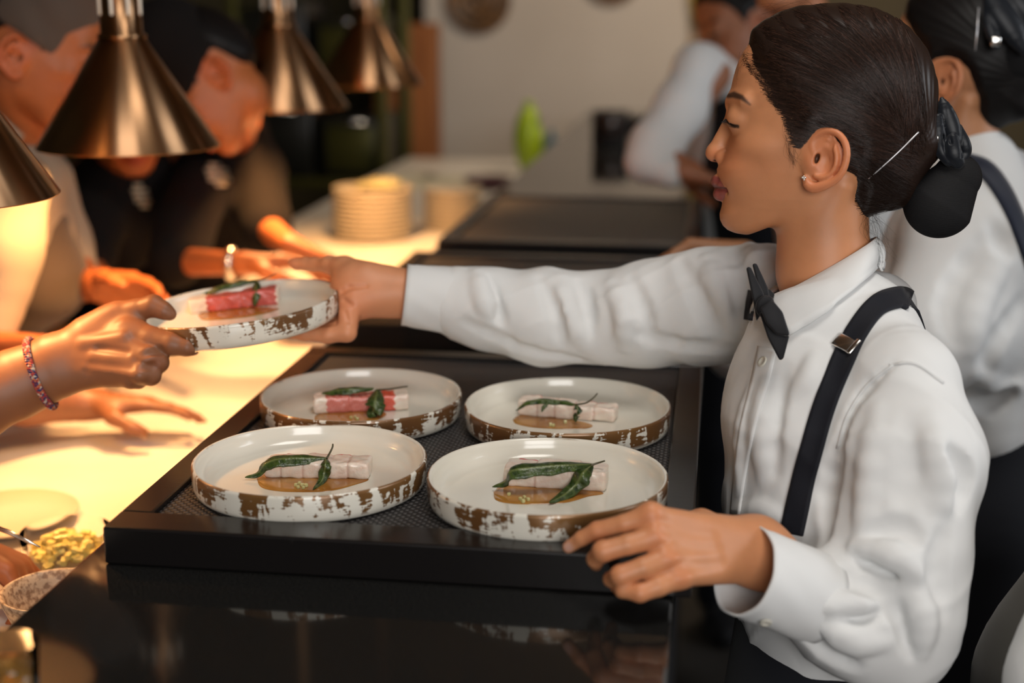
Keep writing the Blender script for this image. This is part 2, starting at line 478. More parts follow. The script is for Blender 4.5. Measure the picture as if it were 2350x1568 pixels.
# pass: lower white-topped work surface on the kitchen side
ZP = .90
t = empty('pass_table', (-.87, 3.0, 0), 'low cream topped pass table under the heat lamps, beside the bar counter', 'table')
link('table_top', box_me('pt', (-1.24, .3, ZP-.04), (XL-.004, 5.6, ZP), .004), M['white_lam'], t, False)
link('shelf', box_me('ps', (-1.20, .35, .3), (XL-.02, 5.55, .33)), M['brushed'], t, False)
for x in (-1.19, -.66):
    for y in (.4, 2.1, 3.8, 5.5):
        link('leg', box_me('pg', (x, y, 0), (x+.04, y+.04, ZP-.04), .003), M['brushed'], t, False)
# ------------------------------------------------------------------ trays
M['mat'] = mat('rubber_mat', (.020, .019, .020), .42)
def _mat_bump():
    m = M['mat']; b = m.node_tree.nodes['Principled BSDF']
    tc = nd(m, 'ShaderNodeTexCoord'); mp = nd(m, 'ShaderNodeMapping'); mp.inputs['Rotation'].default_value = (0, 0, .785)
    mp.inputs['Scale'].default_value = (1/.0062, 1/.0062, 1/.0062); lk(m, tc.outputs['Object'], mp.inputs[0])
    vo = nd(m, 'ShaderNodeTexVoronoi'); vo.voronoi_dimensions = '2D'; vo.inputs['Randomness'].default_value = 0; vo.inputs['Scale'].default_value = 1
    lk(m, mp.outputs[0], vo.inputs['Vector'])
    r = nd(m, 'ShaderNodeMapRange', interpolation_type='SMOOTHSTEP'); r.inputs[1].default_value = .22; r.inputs[2].default_value = .48; r.inputs[3].default_value = 1; r.inputs[4].default_value = 0
    lk(m, vo.outputs['Distance'], r.inputs[0])
    bp = nd(m, 'ShaderNodeBump'); bp.inputs['Strength'].default_value = 1; bp.inputs['Distance'].default_value = .0016
    lk(m, r.outputs[0], bp.inputs['Height']); lk(m, bp.outputs[0], b.inputs['Normal'])
    mx = nd(m, 'ShaderNodeMix', data_type='RGBA'); mx.inputs['A'].default_value = (.012, .011, .012, 1); mx.inputs['B'].default_value = (.075, .07, .07, 1)
    lk(m, r.outputs[0], mx.inputs['Factor']); lk(m, mx.outputs['Result'], b.inputs['Base Color'])
_mat_bump()
TZ = ZC+.036; MZ = ZC+.031
def tray(x0, x1, y0, y1, label):
    t = empty('serving_tray', ((x0+x1)/2, (y0+y1)/2, ZC), label, 'tray', 'framed black trays in a row on the bar counter')
    w_ = .030
    for lo, hi in (((x0, y0, ZC+.0005), (x1, y0+w_+.012, TZ)), ((x0, y1-w_, ZC+.0005), (x1, y1, TZ)),
                   ((x0, y0+w_+.012, ZC+.0005), (x0+w_, y1-w_, TZ)), ((x1-w_, y0+w_+.012, ZC+.0005), (x1, y1-w_, TZ))):
        link('frame_rail', box_me('fr', lo, hi, .0022, 3), M['tray_wood'], t, False)
    link('rubber_mat', box_me('rm', (x0+w_, y0+w_+.012, ZC+.006), (x1-w_, y1-w_, MZ), .001, 1), M['mat'], t, False)
    return t
tray(-.533, -.009, 1.120, 1.790, 'nearest framed black tray, with four plates of fish on its dotted mat')
tray(-.548, -.030, 1.930, 2.520, 'empty black tray behind the waitress\'s outstretched arm')
tray(-.530, -.030, 2.640, 3.290, 'farthest empty black framed tray, beyond the outstretched arm')
# ------------------------------------------------------------------ heat lamps
M['lamp_in'] = mat('lamp_inside', (.8, .72, .6), .4)
M['bulb'] = mat('bulb', (1, .6, .3), .5); _b = M['bulb'].node_tree.nodes['Principled BSDF']
_b.inputs['Emission Color'].default_value = (1, .45, .12, 1); _b.inputs['Emission Strength'].default_value = 8
LZ = 1.337
lab = ['chrome cone heat lamp cut off by the left border', 'large chrome cone heat lamp in front of the cook in black',
       'chrome cone heat lamp right of the bowed cook\'s head', 'farthest chrome cone heat lamp, above the stacked plates']
for i, y in enumerate((1.40, 1.909, 2.626, 3.314)):
    t = empty('heat_lamp', (-.826, y, LZ), lab[i], 'lamp', 'chrome cone heat lamps hanging above the pass')
    R = .1265; c = (-.826, y, LZ)
    link('shade', lathe_me('sh', [(R, 0), (R+.0008, .0015), (.033, .150), (.0325, .150), (R-.0015, .001), (R-.001, 0)], 96, c, closed=True), M['chrome'], t)
    link('inner_reflector', lathe_me('ir', [(R-.004, .0015), (.030, .146), (.029, .146), (R-.006, .0015)], 64, c, closed=True), M['lamp_in'], t)
    link('neck', lathe_me('nk', [(.001, .148), (.030, .148), (.034, .151), (.034, .156), (.029, .158), (.029, .225), (.033, .227), (.033, .232), (.001, .232)], 48, c), M['chrome'], t)
    for k in range(8):
        a = 2*math.pi*k/8
        link('vent_slot', box_me('vs', (c[0]+.0288*math.cos(a)-.0025, c[1]+.0288*math.sin(a)-.0025, LZ+.182), (c[0]+.0288*math.cos(a)+.0025, c[1]+.0288*math.sin(a)+.0025, LZ+.212), .002), M['lamp_in'], t)
    link('tube', tube_me('tb', [(c[0], c[1], LZ+.23), (c[0], c[1], LZ+.6), (c[0], c[1], ZT-.05)], .012, 16), M['chrome'], t)
    link('ceiling_mount', lathe_me('cm', [(.001, ZT-LZ-.06), (.05, ZT-LZ-.06), (.05, ZT-LZ-.0005), (.001, ZT-LZ-.0005)], 32, c), M['chrome'], t)
    link('bulb', lathe_me('bl', [(.001, .088), (.014, .090), (.021, .098), (.021, .108), (.014, .125), (.012, .14), (.001, .146)], 24, c), M['bulb'], t)
    l = bpy.data.lights.new('heat_lamp_light', 'SPOT'); l.energy = LAMP_W; l.color = WARM; l.spot_size = math.radians(128); l.spot_blend = .7; l.shadow_soft_size = .03
    o = bpy.data.objects.new('heat_lamp_light', l); COL.objects.link(o); o.location = (c[0], c[1], LZ+.070)
    l.energy = LAMP_W*(.62, 1.3, 1.7, 1.9)[i]
# ------------------------------------------------------------------ plates with fish
def plate_mat():
    m = mat('glazed_plate', (.62, .60, .52), .16); b = m.node_tree.nodes['Principled BSDF']
    b.inputs['Coat Weight'].default_value = .3; b.inputs['Coat Roughness'].default_value = .08
    tc = nd(m, 'ShaderNodeTexCoord')
    gz = nd(m, 'ShaderNodeNewGeometry')
    a = nd(m, 'ShaderNodeAttribute'); a.attribute_name = 'Col'      # r: outer wall, g: height on the wall, b: angle
    sp = nd(m, 'ShaderNodeSeparateColor'); lk(m, a.outputs['Color'], sp.inputs[0])
    inf = nd(m, 'ShaderNodeObjectInfo')
    def noise(scale, stretch, det, dist=0.0, offs=0):
        mp = nd(m, 'ShaderNodeMapping'); mp.inputs['Scale'].default_value = stretch; lk(m, tc.outputs['Object'], mp.inputs[0])
        ad = nd(m, 'ShaderNodeVectorMath', operation='ADD'); lk(m, mp.outputs[0], ad.inputs[0])
        ml = nd(m, 'ShaderNodeMath', operation='MULTIPLY'); lk(m, inf.outputs['Random'], ml.inputs[0]); ml.inputs[1].default_value = 37.0+offs
        lk(m, ml.outputs[0], ad.inputs[1])
        n = nd(m, 'ShaderNodeTexNoise'); n.inputs['Scale'].default_value = scale; n.inputs['Detail'].default_value = det; n.inputs['Distortion'].default_value = dist
        lk(m, ad.outputs[0], n.inputs['Vector']); return n.outputs['Fac']
    def math_(op, x, y=None):
        n = nd(m, 'ShaderNodeMath', operation=op)
        for i, v in enumerate((x, y)):
            if v is None: continue
            if isinstance(v, (int, float)): n.inputs[i].default_value = v
            else: lk(m, v, n.inputs[i])
        return n.outputs[0]
    n1 = noise(46, (1, 1, .45), 9, 1.6)          # ragged vertical drips
    n2 = noise(70, (1, 1, 6.0), 6, .3, 9)          # horizontal brush streaks
    n3 = noise(17, (1, 1, .3), 2, .8, 5)            # large coming and going of the brown
    s = math_('ADD', math_('MULTIPLY', n1, 1.15), math_('MULTIPLY', n2, .55))
    s = math_('ADD', s, math_('MULTIPLY', n3, .75))
    s = math_('ADD', s, math_('MULTIPLY', math_('SUBTRACT', noise(230, (1, 1, .6), 5, 1.0, 11), .5), .28))
    s = math_('ADD', s, math_('MULTIPLY', sp.outputs[1], .17))      # more brown near the rim
    mr = nd(m, 'ShaderNodeMapRange'); mr.inputs[1].default_value = 1.272; mr.inputs[2].default_value = 1.312; lk(m, s, mr.inputs[0])
    brown = math_('MULTIPLY', mr.outputs[0], sp.outputs[0])
    # worn brown on the very lip
    nl = noise(16, (1, 1, 1), 5, .5, 3); ml = nd(m, 'ShaderNodeMapRange'); ml.inputs[1].default_value = .60; ml.inputs[2].default_value = .68; lk(m, nl, ml.inputs[0])
    lip = math_('MULTIPLY', ml.outputs[0], sp.outputs[2])
    fac = math_('MAXIMUM', brown, lip)
    bc = nd(m, 'ShaderNodeMix', data_type='RGBA'); bc.inputs['A'].default_value = (.11, .038, .020, 1); bc.inputs['B'].default_value = (.27, .14, .04, 1)
    lk(m, noise(18, (1, 1, 1), 3, 0, 7), bc.inputs['Factor'])
    mx = nd(m, 'ShaderNodeMix', data_type='RGBA'); mx.inputs['A'].default_value = (.76, .73, .64, 1)
    lk(m, fac, mx.inputs['Factor']); lk(m, bc.outputs['Result'], mx.inputs['B']); lk(m, mx.outputs['Result'], b.inputs['Base Color'])
    mm = math_('MULTIPLY', fac, .30); lk(m, mm, b.inputs['Metallic'])
    ro = math_('ADD', math_('MULTIPLY', fac, .16), .16); lk(m, ro, b.inputs['Roughness'])
    return m
M['plate'] = plate_mat()
PR = .1135; PH = .0285
def plate_mesh():
    R = PR
    prof = [(0, 0), (R-.016, 0), (R-.007, .0008), (R-.0025, .0035), (R-.0008, .008), (R-.0003, .014), (R, .020), (R, .0255), (R-.0003, .0274), (R-.0012, .0283), (R-.0024, .0285),
            (R-.0036, .0280), (R-.0045, .0268), (R-.0052, .022), (R-.0068, .0165), (R-.010, .0118), (R-.015, .0086), (R-.022, .0072), (R-.04, .0066), (R-.07, .0063), (0, .0062)]
    me = lathe_me('plate', prof, 144)
    V = np.array([v.co[:] for v in me.vertices]); r = np.hypot(V[:, 0], V[:, 1])
    outer = ((r > R-.0022) & (V[:, 2] > .003)).astype(float)
    C = np.stack([outer, np.clip(V[:, 2]/PH, 0, 1), (V[:, 2] > .0270).astype(float)], 1)
    # gentle hand-thrown wobble
    a = np.arctan2(V[:, 1], V[:, 0]); V[:, 2] += .0006*np.sin(3*a)*(V[:, 2] > .02); V[:, :2] *= (1+.004*np.sin(2*a+.6))[:, None]
    me.vertices.foreach_set('co', V.astype(np.float32).ravel())
    color_attr(me, C)
    return me
PLM = plate_mesh()
PLM.materials.append(M['plate']); PLM.polygons.foreach_set('use_smooth', np.ones(len(PLM.polygons), dtype=bool))
M['fish'] = attr_mat('fish_flesh', rough=.28, sss=0)
_b = M['fish'].node_tree.nodes['Principled BSDF']; _b.inputs['Subsurface Weight'].default_value = .35; _b.inputs['Subsurface Radius'].default_value = (1, .6, .45); _b.inputs['Subsurface Scale'].default_value = .004
_b.inputs['Coat Weight'].default_value = .4; _b.inputs['Coat Roughness'].default_value = .1
add_bump(M['fish'], 260, .5, .0012, (1, 1, 1), 4)
M['sauce'] = mat('brown_sauce', (.36, .15, .025), .06); add_noise_color(M['sauce'], (.30, .115, .02), (.44, .21, .045), 30, 2)
M['leaf'] = mat('herb_leaf', (.02, .045, .008), .3)
def _leaf():
    m = M['leaf']; b = m.node_tree.nodes['Principled BSDF']
    a = nd(m, 'ShaderNodeAttribute'); a.attribute_name = 'Col'
    tc = nd(m, 'ShaderNodeTexCoord'); n = nd(m, 'ShaderNodeTexNoise'); n.inputs['Scale'].default_value = 160; n.inputs['Detail'].default_value = 4; lk(m, tc.outputs['Object'], n.inputs['Vector'])
    r = nd(m, 'ShaderNodeValToRGB'); r.color_ramp.elements[0].color = (.008, .022, .003, 1); r.color_ramp.elements[1].color = (.05, .085, .014, 1)
    r.color_ramp.elements[0].position = .35; r.color_ramp.elements[1].position = .7; lk(m, n.outputs['Fac'], r.inputs[0])
    mx = nd(m, 'ShaderNodeMix', data_type='RGBA'); lk(m, a.outputs['Color'], mx.inputs['Factor']); lk(m, r.outputs[0], mx.inputs['A']); mx.inputs['B'].default_value = (.13, .16, .05, 1)
    lk(m, mx.outputs['Result'], b.inputs['Base Color'])
    bp = nd(m, 'ShaderNodeBump'); bp.inputs['Distance'].default_value = .0015; lk(m, n.outputs['Fac'], bp.inputs['Height']); lk(m, bp.outputs[0], b.inputs['Normal'])
_leaf()
M['stem'] = mat('herb_stem', (.06, .05, .02), .4)
M['dice'] = mat('diced_pickle', (.58, .55, .25), .25)
def leaf_me(pts, up, wmax, twist=0.0, ragged=.15, n=34, seed=0):
    """a leaf blade along pts (world), pitched to face 'up'; raised mid-vein, folded sides, real thickness"""
    rg = np.random.default_rng(seed)
    c = resample(pts, n); T = np.gradient(c, axis=0); T = nrmrows(T); V = []; C = []; ac = 9
    wob = np.convolve(rg.normal(size=n+6), np.ones(4)/4, 'same')[:n]
    for side in (0, 1):
        for i in range(n):
            s = i/(n-1); w_ = wmax*(math.sin(math.pi*min(1, s**.75*.985+.015))**.75)*(1+ragged*wob[i])+.0004
            u_ = np.asarray(up, float)
            B = np.cross(T[i], u_); B = B/(np.linalg.norm(B)+1e-9); U = np.cross(B, T[i])
            an = twist*s; B2 = B*math.cos(an)+U*math.sin(an); U2 = -B*math.sin(an)+U*math.cos(an)
            for k in range(ac):
                q = (k/(ac-1)-.5)*2
                hgt = -.35*abs(q)**1.6*w_*.55+.0005*math.sin(s*24+q*3)*abs(q)
                if k == ac//2: hgt += .0006
                V.append(c[i]+B2*q*w_*.5+U2*(hgt-(.0007 if side else 0)))
                C.append([1.0 if k == ac//2 else (.25 if (i % 5 == 0) else 0)]*3)
    F = []; o = n*ac
    for i in range(n-1):
        for k in range(ac-1):
            a, b, c_, d = i*ac+k, i*ac+k+1, (i+1)*ac+k+1, (i+1)*ac+k
            F.append((a, b, c_, d)); F.append((o+d, o+c_, o+b, o+a))
        F.append((i*ac, (i+1)*ac, o+(i+1)*ac, o+i*ac)); k = ac-1
        F.append(((i+1)*ac+k, i*ac+k, o+i*ac+k, o+(i+1)*ac+k))
    me = mesh_py('leaf', V, F); color_attr(me, np.array(C, float)); return me
class PlateFrame:
    def __init__(s, c, N=(0, 0, 1)):
        s.c = np.asarray(c, float); s.N = nrm(N)
        x = RGT-s.N*(RGT@s.N); s.X = nrm(x); s.Y = np.cross(s.N, s.X)
        s.R = np.stack([s.X, s.Y, s.N], 1)
    def at(s, px, py, h=0.0):
        """point where the ray of a pixel meets the plane h above the plate's inner floor"""
        o = s.c+s.N*(.0064+h); v = ray(px, py); t_ = ((o-CAM)@s.N)/(v@s.N); return CAM+t_*v
    def loc(s, p): return (np.asarray(p)-s.c)@s.R
    def w(s, x, y, z): return s.c+s.R@np.array([x, y, z])
def place_plate(fr, label):
    o = bpy.data.objects.new('plate', PLM); COL.objects.link(o)
    o.matrix_world = Matrix([[*fr.R[0], fr.c[0]], [*fr.R[1], fr.c[1]], [*fr.R[2], fr.c[2]], [0, 0, 0, 1]])
    return tag(o, label, 'plate', 'speckled brown rimmed plates of fish')
def fish(fr, a, b, wd, ht, red, label, seed, segs=4):
    """fillet from a to b (px of its near lower edge ends); block of flakes with a skin band"""
    rg = np.random.default_rng(seed)
    A = fr.at(*a); B = fr.at(*b); X = nrm(B-A); N = fr.N; Y = np.cross(N, X); L = np.linalg.norm(B-A)
    F = Field(); cuts = np.concatenate([[0], np.sort((np.arange(1, segs)+rg.uniform(-.22, .22, segs-1))/segs), [1]])
    R = np.stack([X, Y, N])
    for i in range(segs):
        l0, l1 = cuts[i]*L, cuts[i+1]*L; h = ht*(1+rg.uniform(-.10, .08)); dy = rg.uniform(-.0012, .0012)
        c = A+X*(l0+l1)/2+Y*(wd/2+dy)+N*(h/2+.0002)
        F.u(Box(c, ((l1-l0)/2+.0006, wd/2, h/2), R, .0032), .0011)
    c0 = A.copy()
    def dis(p):
        q = (p-c0)@R.T.astype(np.float32)
        return (.0005*np.sin(q[:, 0]*210+np.sin(q[:, 1]*200+seed)*2)*np.cos(q[:, 2]*190+seed)+.0002*np.sin(q[:, 0]*500+np.sin(q[:, 2]*400+q[:, 1]*300)*2)).astype(np.float32)
    F.disp(dis)
    me, V = sdf_mesh('fish', F, .0011, margin=.003)
    q = (V-c0)@R.T
    base = np.array([.78, .68, .58]); C = np.tile(base, (len(V), 1))
    nz = .5+.5*np.sin(q[:, 0]*160+np.sin(q[:, 2]*300+q[:, 1]*200)*2.5)
    C = C*(1-.16*nz[:, None])+np.array([.72, .34, .26])*(.16*nz[:, None])
    gap = np.min([np.abs(q[:, 0]-cc*L) for cc in cuts[1:-1]], axis=0) if segs > 1 else np.full(len(V), 1)
    C = C*(1-.35*np.exp(-(gap/.0012)**2)[:, None])+np.array([.45, .16, .10])*(.35*np.exp(-(gap/.0012)**2)[:, None])
    for (x0, x1, kind) in red:
        m = (q[:, 0] > x0*L+.001*np.sin(q[:, 2]*900)) & (q[:, 0] < x1*L+.001*np.sin(q[:, 2]*800))
        if kind == 'top':      # thin strip of skin showing along the far upper edge
            m &= (q[:, 1] > wd*.86) & (q[:, 2] > ht*.55)
            C[m] = [.55, .07, .07]
        else:
            fl = .5+.5*np.sin(q[:, 0]*1500+q[:, 2]*1300)*np.sin(q[:, 2]*2100-q[:, 0]*700)
            cc = np.array([.50, .055, .035])*(1-fl[:, None])+np.array(kind)*fl[:, None]
            C[m] = cc[m]
    color_attr(me, C)
    return tag(link('fish_fillet', me, M['fish']), label, 'fish', 'fish fillets on the plates'), (A, X, Y, N, L)
def sauce(fr, pts, label, h=.0009):
    pts = [fr.at(*p) for p in pts]; loop = resample(pts+[pts[0]], 72)[:-1]; c = loop.mean(axis=0)
    V = []; F = []; rings = [1.0, .985, .955, .9, .7, .35]; hs = [0.00005, .55*h, .85*h, h, h, h]
    for s_, z in zip(rings, hs):
        for p in loop: V.append(c+(p-c)*s_+fr.N*z)
    n = len(loop)
    for r_ in range(len(rings)-1):
        for i in range(n): F.append((r_*n+i, r_*n+(i+1) % n, (r_+1)*n+(i+1) % n, (r_+1)*n+i))
    V.append(c+fr.N*h)
    for i in range(n): F.append(((len(rings)-1)*n+i, (len(rings)-1)*n+(i+1) % n, len(V)-1))
    return tag(link('sauce_pool', mesh_py('sauce', V, F), M['sauce']), label, 'sauce', 'pools of brown sauce')
def herb(fr, leaves, stem, label, seed):
    o0 = fr.at(*leaves[0][0][0])
    t = empty('herb_sprig', o0, label, 'herb', 'wilted herb sprigs laid over the fish')
    for j, (pts, w_, tw) in enumerate(leaves):
        P3 = [fr.at(*p) for p in pts]
        up = nrm(fr.N*.75-FWD*.55)
        link('leaf', leaf_me(P3, up, w_, tw, seed=seed+j), M['leaf'], t)
    s3 = resample([fr.at(*p) for p in stem], 12)
    link('stem', tube_me('stem', s3, np.linspace(.0011, .0008, 12), 7), M['stem'], t)
def dice(fr, spots, label, seed):
    rg = np.random.default_rng(seed)
    for i, (px, py) in enumerate(spots):
        s = rg.uniform(.0026, .0034); a = rg.uniform(0, 3.1); c = fr.at(px, py, .0009+s/2)
        me = box_me('dice', (-s/2*rg.uniform(.8, 1.4), -s/2, -s/2), (s/2, s/2*rg.uniform(.7, 1.2), s/2), .0004, 1)
        X = fr.X*math.cos(a)+fr.Y*math.sin(a); Y = np.cross(fr.N, X)
        me.transform(Matrix([[X[0], Y[0], fr.N[0], c[0]], [X[1], Y[1], fr.N[1], c[1]], [X[2], Y[2], fr.N[2], c[2]], [0, 0, 0, 1]]))
        tag(link('pickle_dice', me, M['dice'], smooth=False), label, 'pickle', label)
FR1 = PlateFrame((-.383, 1.267, MZ+.0002)); FR2 = PlateFrame((-.1485, 1.254, MZ+.0002))
FR3 = PlateFrame((-.390, 1.497, MZ+.0002)); FR4 = PlateFrame((-.1545, 1.489, MZ+.0002))
place_plate(FR1, 'front left plate on the near tray, at the tray\'s inner corner')
place_plate(FR2, 'front right plate on the near tray, beside the waitress\'s hand')
place_plate(FR3, 'rear left plate on the near tray, holding the red skinned fish')
place_plate(FR4, 'rear right plate on the near tray, below the outstretched arm')
# dish 1
fish(FR1, (606, 1098), (844, 1103), .030, .017, [(.05, .8, 'top')], 'pale fish fillet with a thin red edge on the front left plate', 3, 5)
sauce(FR1, [(588, 1097), (600, 1119), (640, 1128), (700, 1130), (760, 1127), (815, 1113), (846, 1100), (800, 1085), (700, 1080), (620, 1083)], 'brown sauce pool in the front left plate')
herb(FR1, [([(752, 1052, .019), (700, 1052, .021), (640, 1054, .021), (608, 1066, .016), (592, 1086, .007), (562, 1096, .003)], .014, 0.0),
           ([(748, 1052, .020), (747, 1066, .019), (744, 1086, .010), (738, 1104, .004), (718, 1124, .002)], .0105, .5)],
     [(750, 1052, .021), (757, 1040, .024), (763, 1027, .028), (764, 1019, .031)], 'two leaved herb sprig with an upright stalk on the front left plate', 11)
dice(FR1, [(679, 1113), (687, 1109), (694, 1113), (684, 1118), (696, 1119), (702, 1114)], 'diced pickles in the sauce of the front left plate', 1)
# dish 2
fish(FR2, (1156, 1118), (1388, 1131), .032, .020, [(.12, .34, 'top')], 'pale thick fish fillet on the front right plate', 8, 3)
sauce(FR2, [(1132, 1130), (1138, 1148), (1170, 1156), (1230, 1158), (1300, 1154), (1350, 1140), (1385, 1132), (1330, 1112), (1240, 1104), (1160, 1108)], 'brown sauce pool in the front right plate')
herb(FR2, [([(1362, 1066, .024), (1300, 1068, .027), (1230, 1073, .027), (1172, 1082, .024), (1160, 1104, .012), (1130, 1118, .004)], .016, 0.0),
           ([(1360, 1066, .024), (1338, 1086, .022), (1322, 1112, .011), (1295, 1136, .005), (1260, 1154, .003)], .0155, .35)],
     [(1355, 1069, .024), (1372, 1063, .026), (1388, 1058, .029)], 'large dark two leaved herb sprig on the front right plate', 21)
dice(FR2, [(1168, 1134), (1194, 1145), (1203, 1141), (1212, 1146), (1200, 1150)], 'diced pickles in the sauce of the front right plate', 2)
# dish 3
fish(FR3, (722, 952), (938, 942), .026, .019, [(.13, .60, (.72, .32, .27)), (.60, .85, (.75, .12, .06))], 'fish fillet with red skin on the rear left plate', 5, 3)
sauce(FR3, [(722, 955), (726, 966), (770, 972), (830, 972), (868, 964), (885, 948), (830, 938), (760, 940)], 'brown sauce pool in the rear left plate')
herb(FR3, [([(858, 891, .024), (810, 893, .026), (770, 897, .024), (740, 905, .019), (718, 916, .014)], .010, 0.0),
           ([(866, 893, .024), (862, 915, .021), (860, 935, .013), (856, 948, .006), (862, 957, .003)], .0215, .2)],
     [(868, 895, .024), (895, 893, .026), (920, 889, .029), (935, 887, .031)], 'herb sprig with one broad hanging leaf on the rear left plate', 31)
dice(FR3, [(806, 958), (815, 957), (820, 961)], 'diced pickles in the sauce of the rear left plate', 3)
# dish 4
fish(FR4, (1188, 955), (1408, 972), .027, .017, [(.1, .5, 'top'), (.68, .9, 'top')], 'pale fish fillet with pink edge on the rear right plate', 6, 5)
sauce(FR4, [(1176, 964), (1186, 974), (1230, 982), (1300, 985), (1350, 983), (1356, 974), (1300, 962), (1230, 954), (1190, 954)], 'brown sauce pool in the rear right plate')
herb(FR4, [([(1320, 928, .022), (1290, 922, .023), (1240, 919, .023), (1205, 926, .019), (1184, 943, .009)], .0075, 0.0),
           ([(1322, 928, .022), (1326, 940, .019), (1322, 955, .010), (1321, 969, .004)], .008, .2),
           ([(1258, 924, .022), (1248, 934, .018), (1243, 946, .013)], .004, .2)],
     [(1320, 929, .022), (1345, 925, .024), (1362, 913, .027), (1371, 903, .031)], 'thin herb sprig with a curved stalk on the rear right plate', 41)
dice(FR4, [(1263, 974), (1270, 976), (1297, 968)], 'diced pickles in the sauce of the rear right plate', 4)
# the plate being handed over
def passed_frame():
    c = P(548, 693, 1.62)
    # the rim ellipse rises to the right and opens towards the camera a little less than a level plate would
    N = nrm(UPV*math.cos(math.radians(74))*0+np.array([0, 0, 1.0])+RGT*(-.105)+np.array([-FWD[0], -FWD[1], 0])*0.02)
    return PlateFrame(c-N*.0285, N)
FR5 = passed_frame()
place_plate(FR5, 'tilted plate handed over between two hands above the trays')
fish(FR5, (436, 724), (640, 700), .026, .019, [(.20, .98, (.62, .16, .14))], 'fish fillet with deep red skin on the plate in the two hands', 9, 2)
sauce(FR5, [(452, 724), (470, 735), (540, 731), (600, 722), (640, 708), (560, 706), (480, 714)], 'brown sauce pool in the plate being handed over')
herb(FR5, [([(590, 642, .025), (555, 648, .026), (500, 660, .024), (455, 682, .014), (424, 710, .004)], .009, 0.0),
           ([(588, 643, .025), (588, 662, .022), (586, 685, .012), (584, 703, .005)], .010, .1)],
     [(585, 645, .025), (610, 640, .027), (636, 625, .031)], 'herb sprig over the red fish on the plate being handed over', 51)
# ------------------------------------------------------------------ heads, shared by every person (local frame: f forward, u up, s sideways; unit = 1/257 of nose tip to ear)
def lv(*a): return np.array(a, np.float32)
_FU = np.array([-200, -176, -172, -165, -155, -140, -127, -110, -95, -80, -60, -40, -23, -12, 0, 30, 60, 90, 116, 150, 200, 260], float)
_FF = np.array([150, 170, 186, 202, 213, 220.5, 221.5, 217, 215, 215, 219, 226, 230, 226, 218, 208, 203, 200, 200, 199, 178, 110], float)
_WU = np.array([-200, -176, -165, -149, -127, -110, -90, -60, -30, 0, 30, 60, 90, 116, 150, 200, 260], float)
_WW = np.array([50, 62, 72, 84, 98, 108, 117, 127, 136, 143, 149, 152, 152, 152, 156, 150, 120], float)
_CC = np.array([120, 118, 112, 104, 90, 76, 62, 48, 38, 32, 30, 26, 20, 10, 0, -10, -20], float)
def _section(p):
    f, u, s = p[:, 0], p[:, 1], p[:, 2]
    Fr = np.interp(u, _FU, _FF); W = np.interp(u, _WU, _WW); c = np.interp(u, _WU, _CC)
    A = np.where(f > c, Fr-c, 110.0); e = 2.25
    G = (np.abs((f-c)/A)**e+np.abs(s/W)**e)**(1/e)
    rho = np.hypot(f-c, s); d = rho*(1-1/np.maximum(G, 1e-3)); d = np.where(G < 1e-2, -60, d)
    pl = (f-150)*(-.376)+(u+175)*(-.926)
    d = -smin(-d, -pl, 26)
    return np.maximum(d, u-250).astype(np.float32)
def _superell(p, c, A, B, W, ef, eb):
    f, u, s = p[:, 0]-c[0], p[:, 1]-c[1], p[:, 2]
    e = np.where(f > 0, ef, eb)
    G = np.sqrt(((np.abs(f)/np.where(f > 0, A[0], A[1]))**e+(np.abs(u)/B)**e)**(2/e)+(s/W)**2)
    rho = np.sqrt(f*f+u*u+s*s); return (rho*(1-1/np.maximum(G, 1e-3))*.95).astype(np.float32)
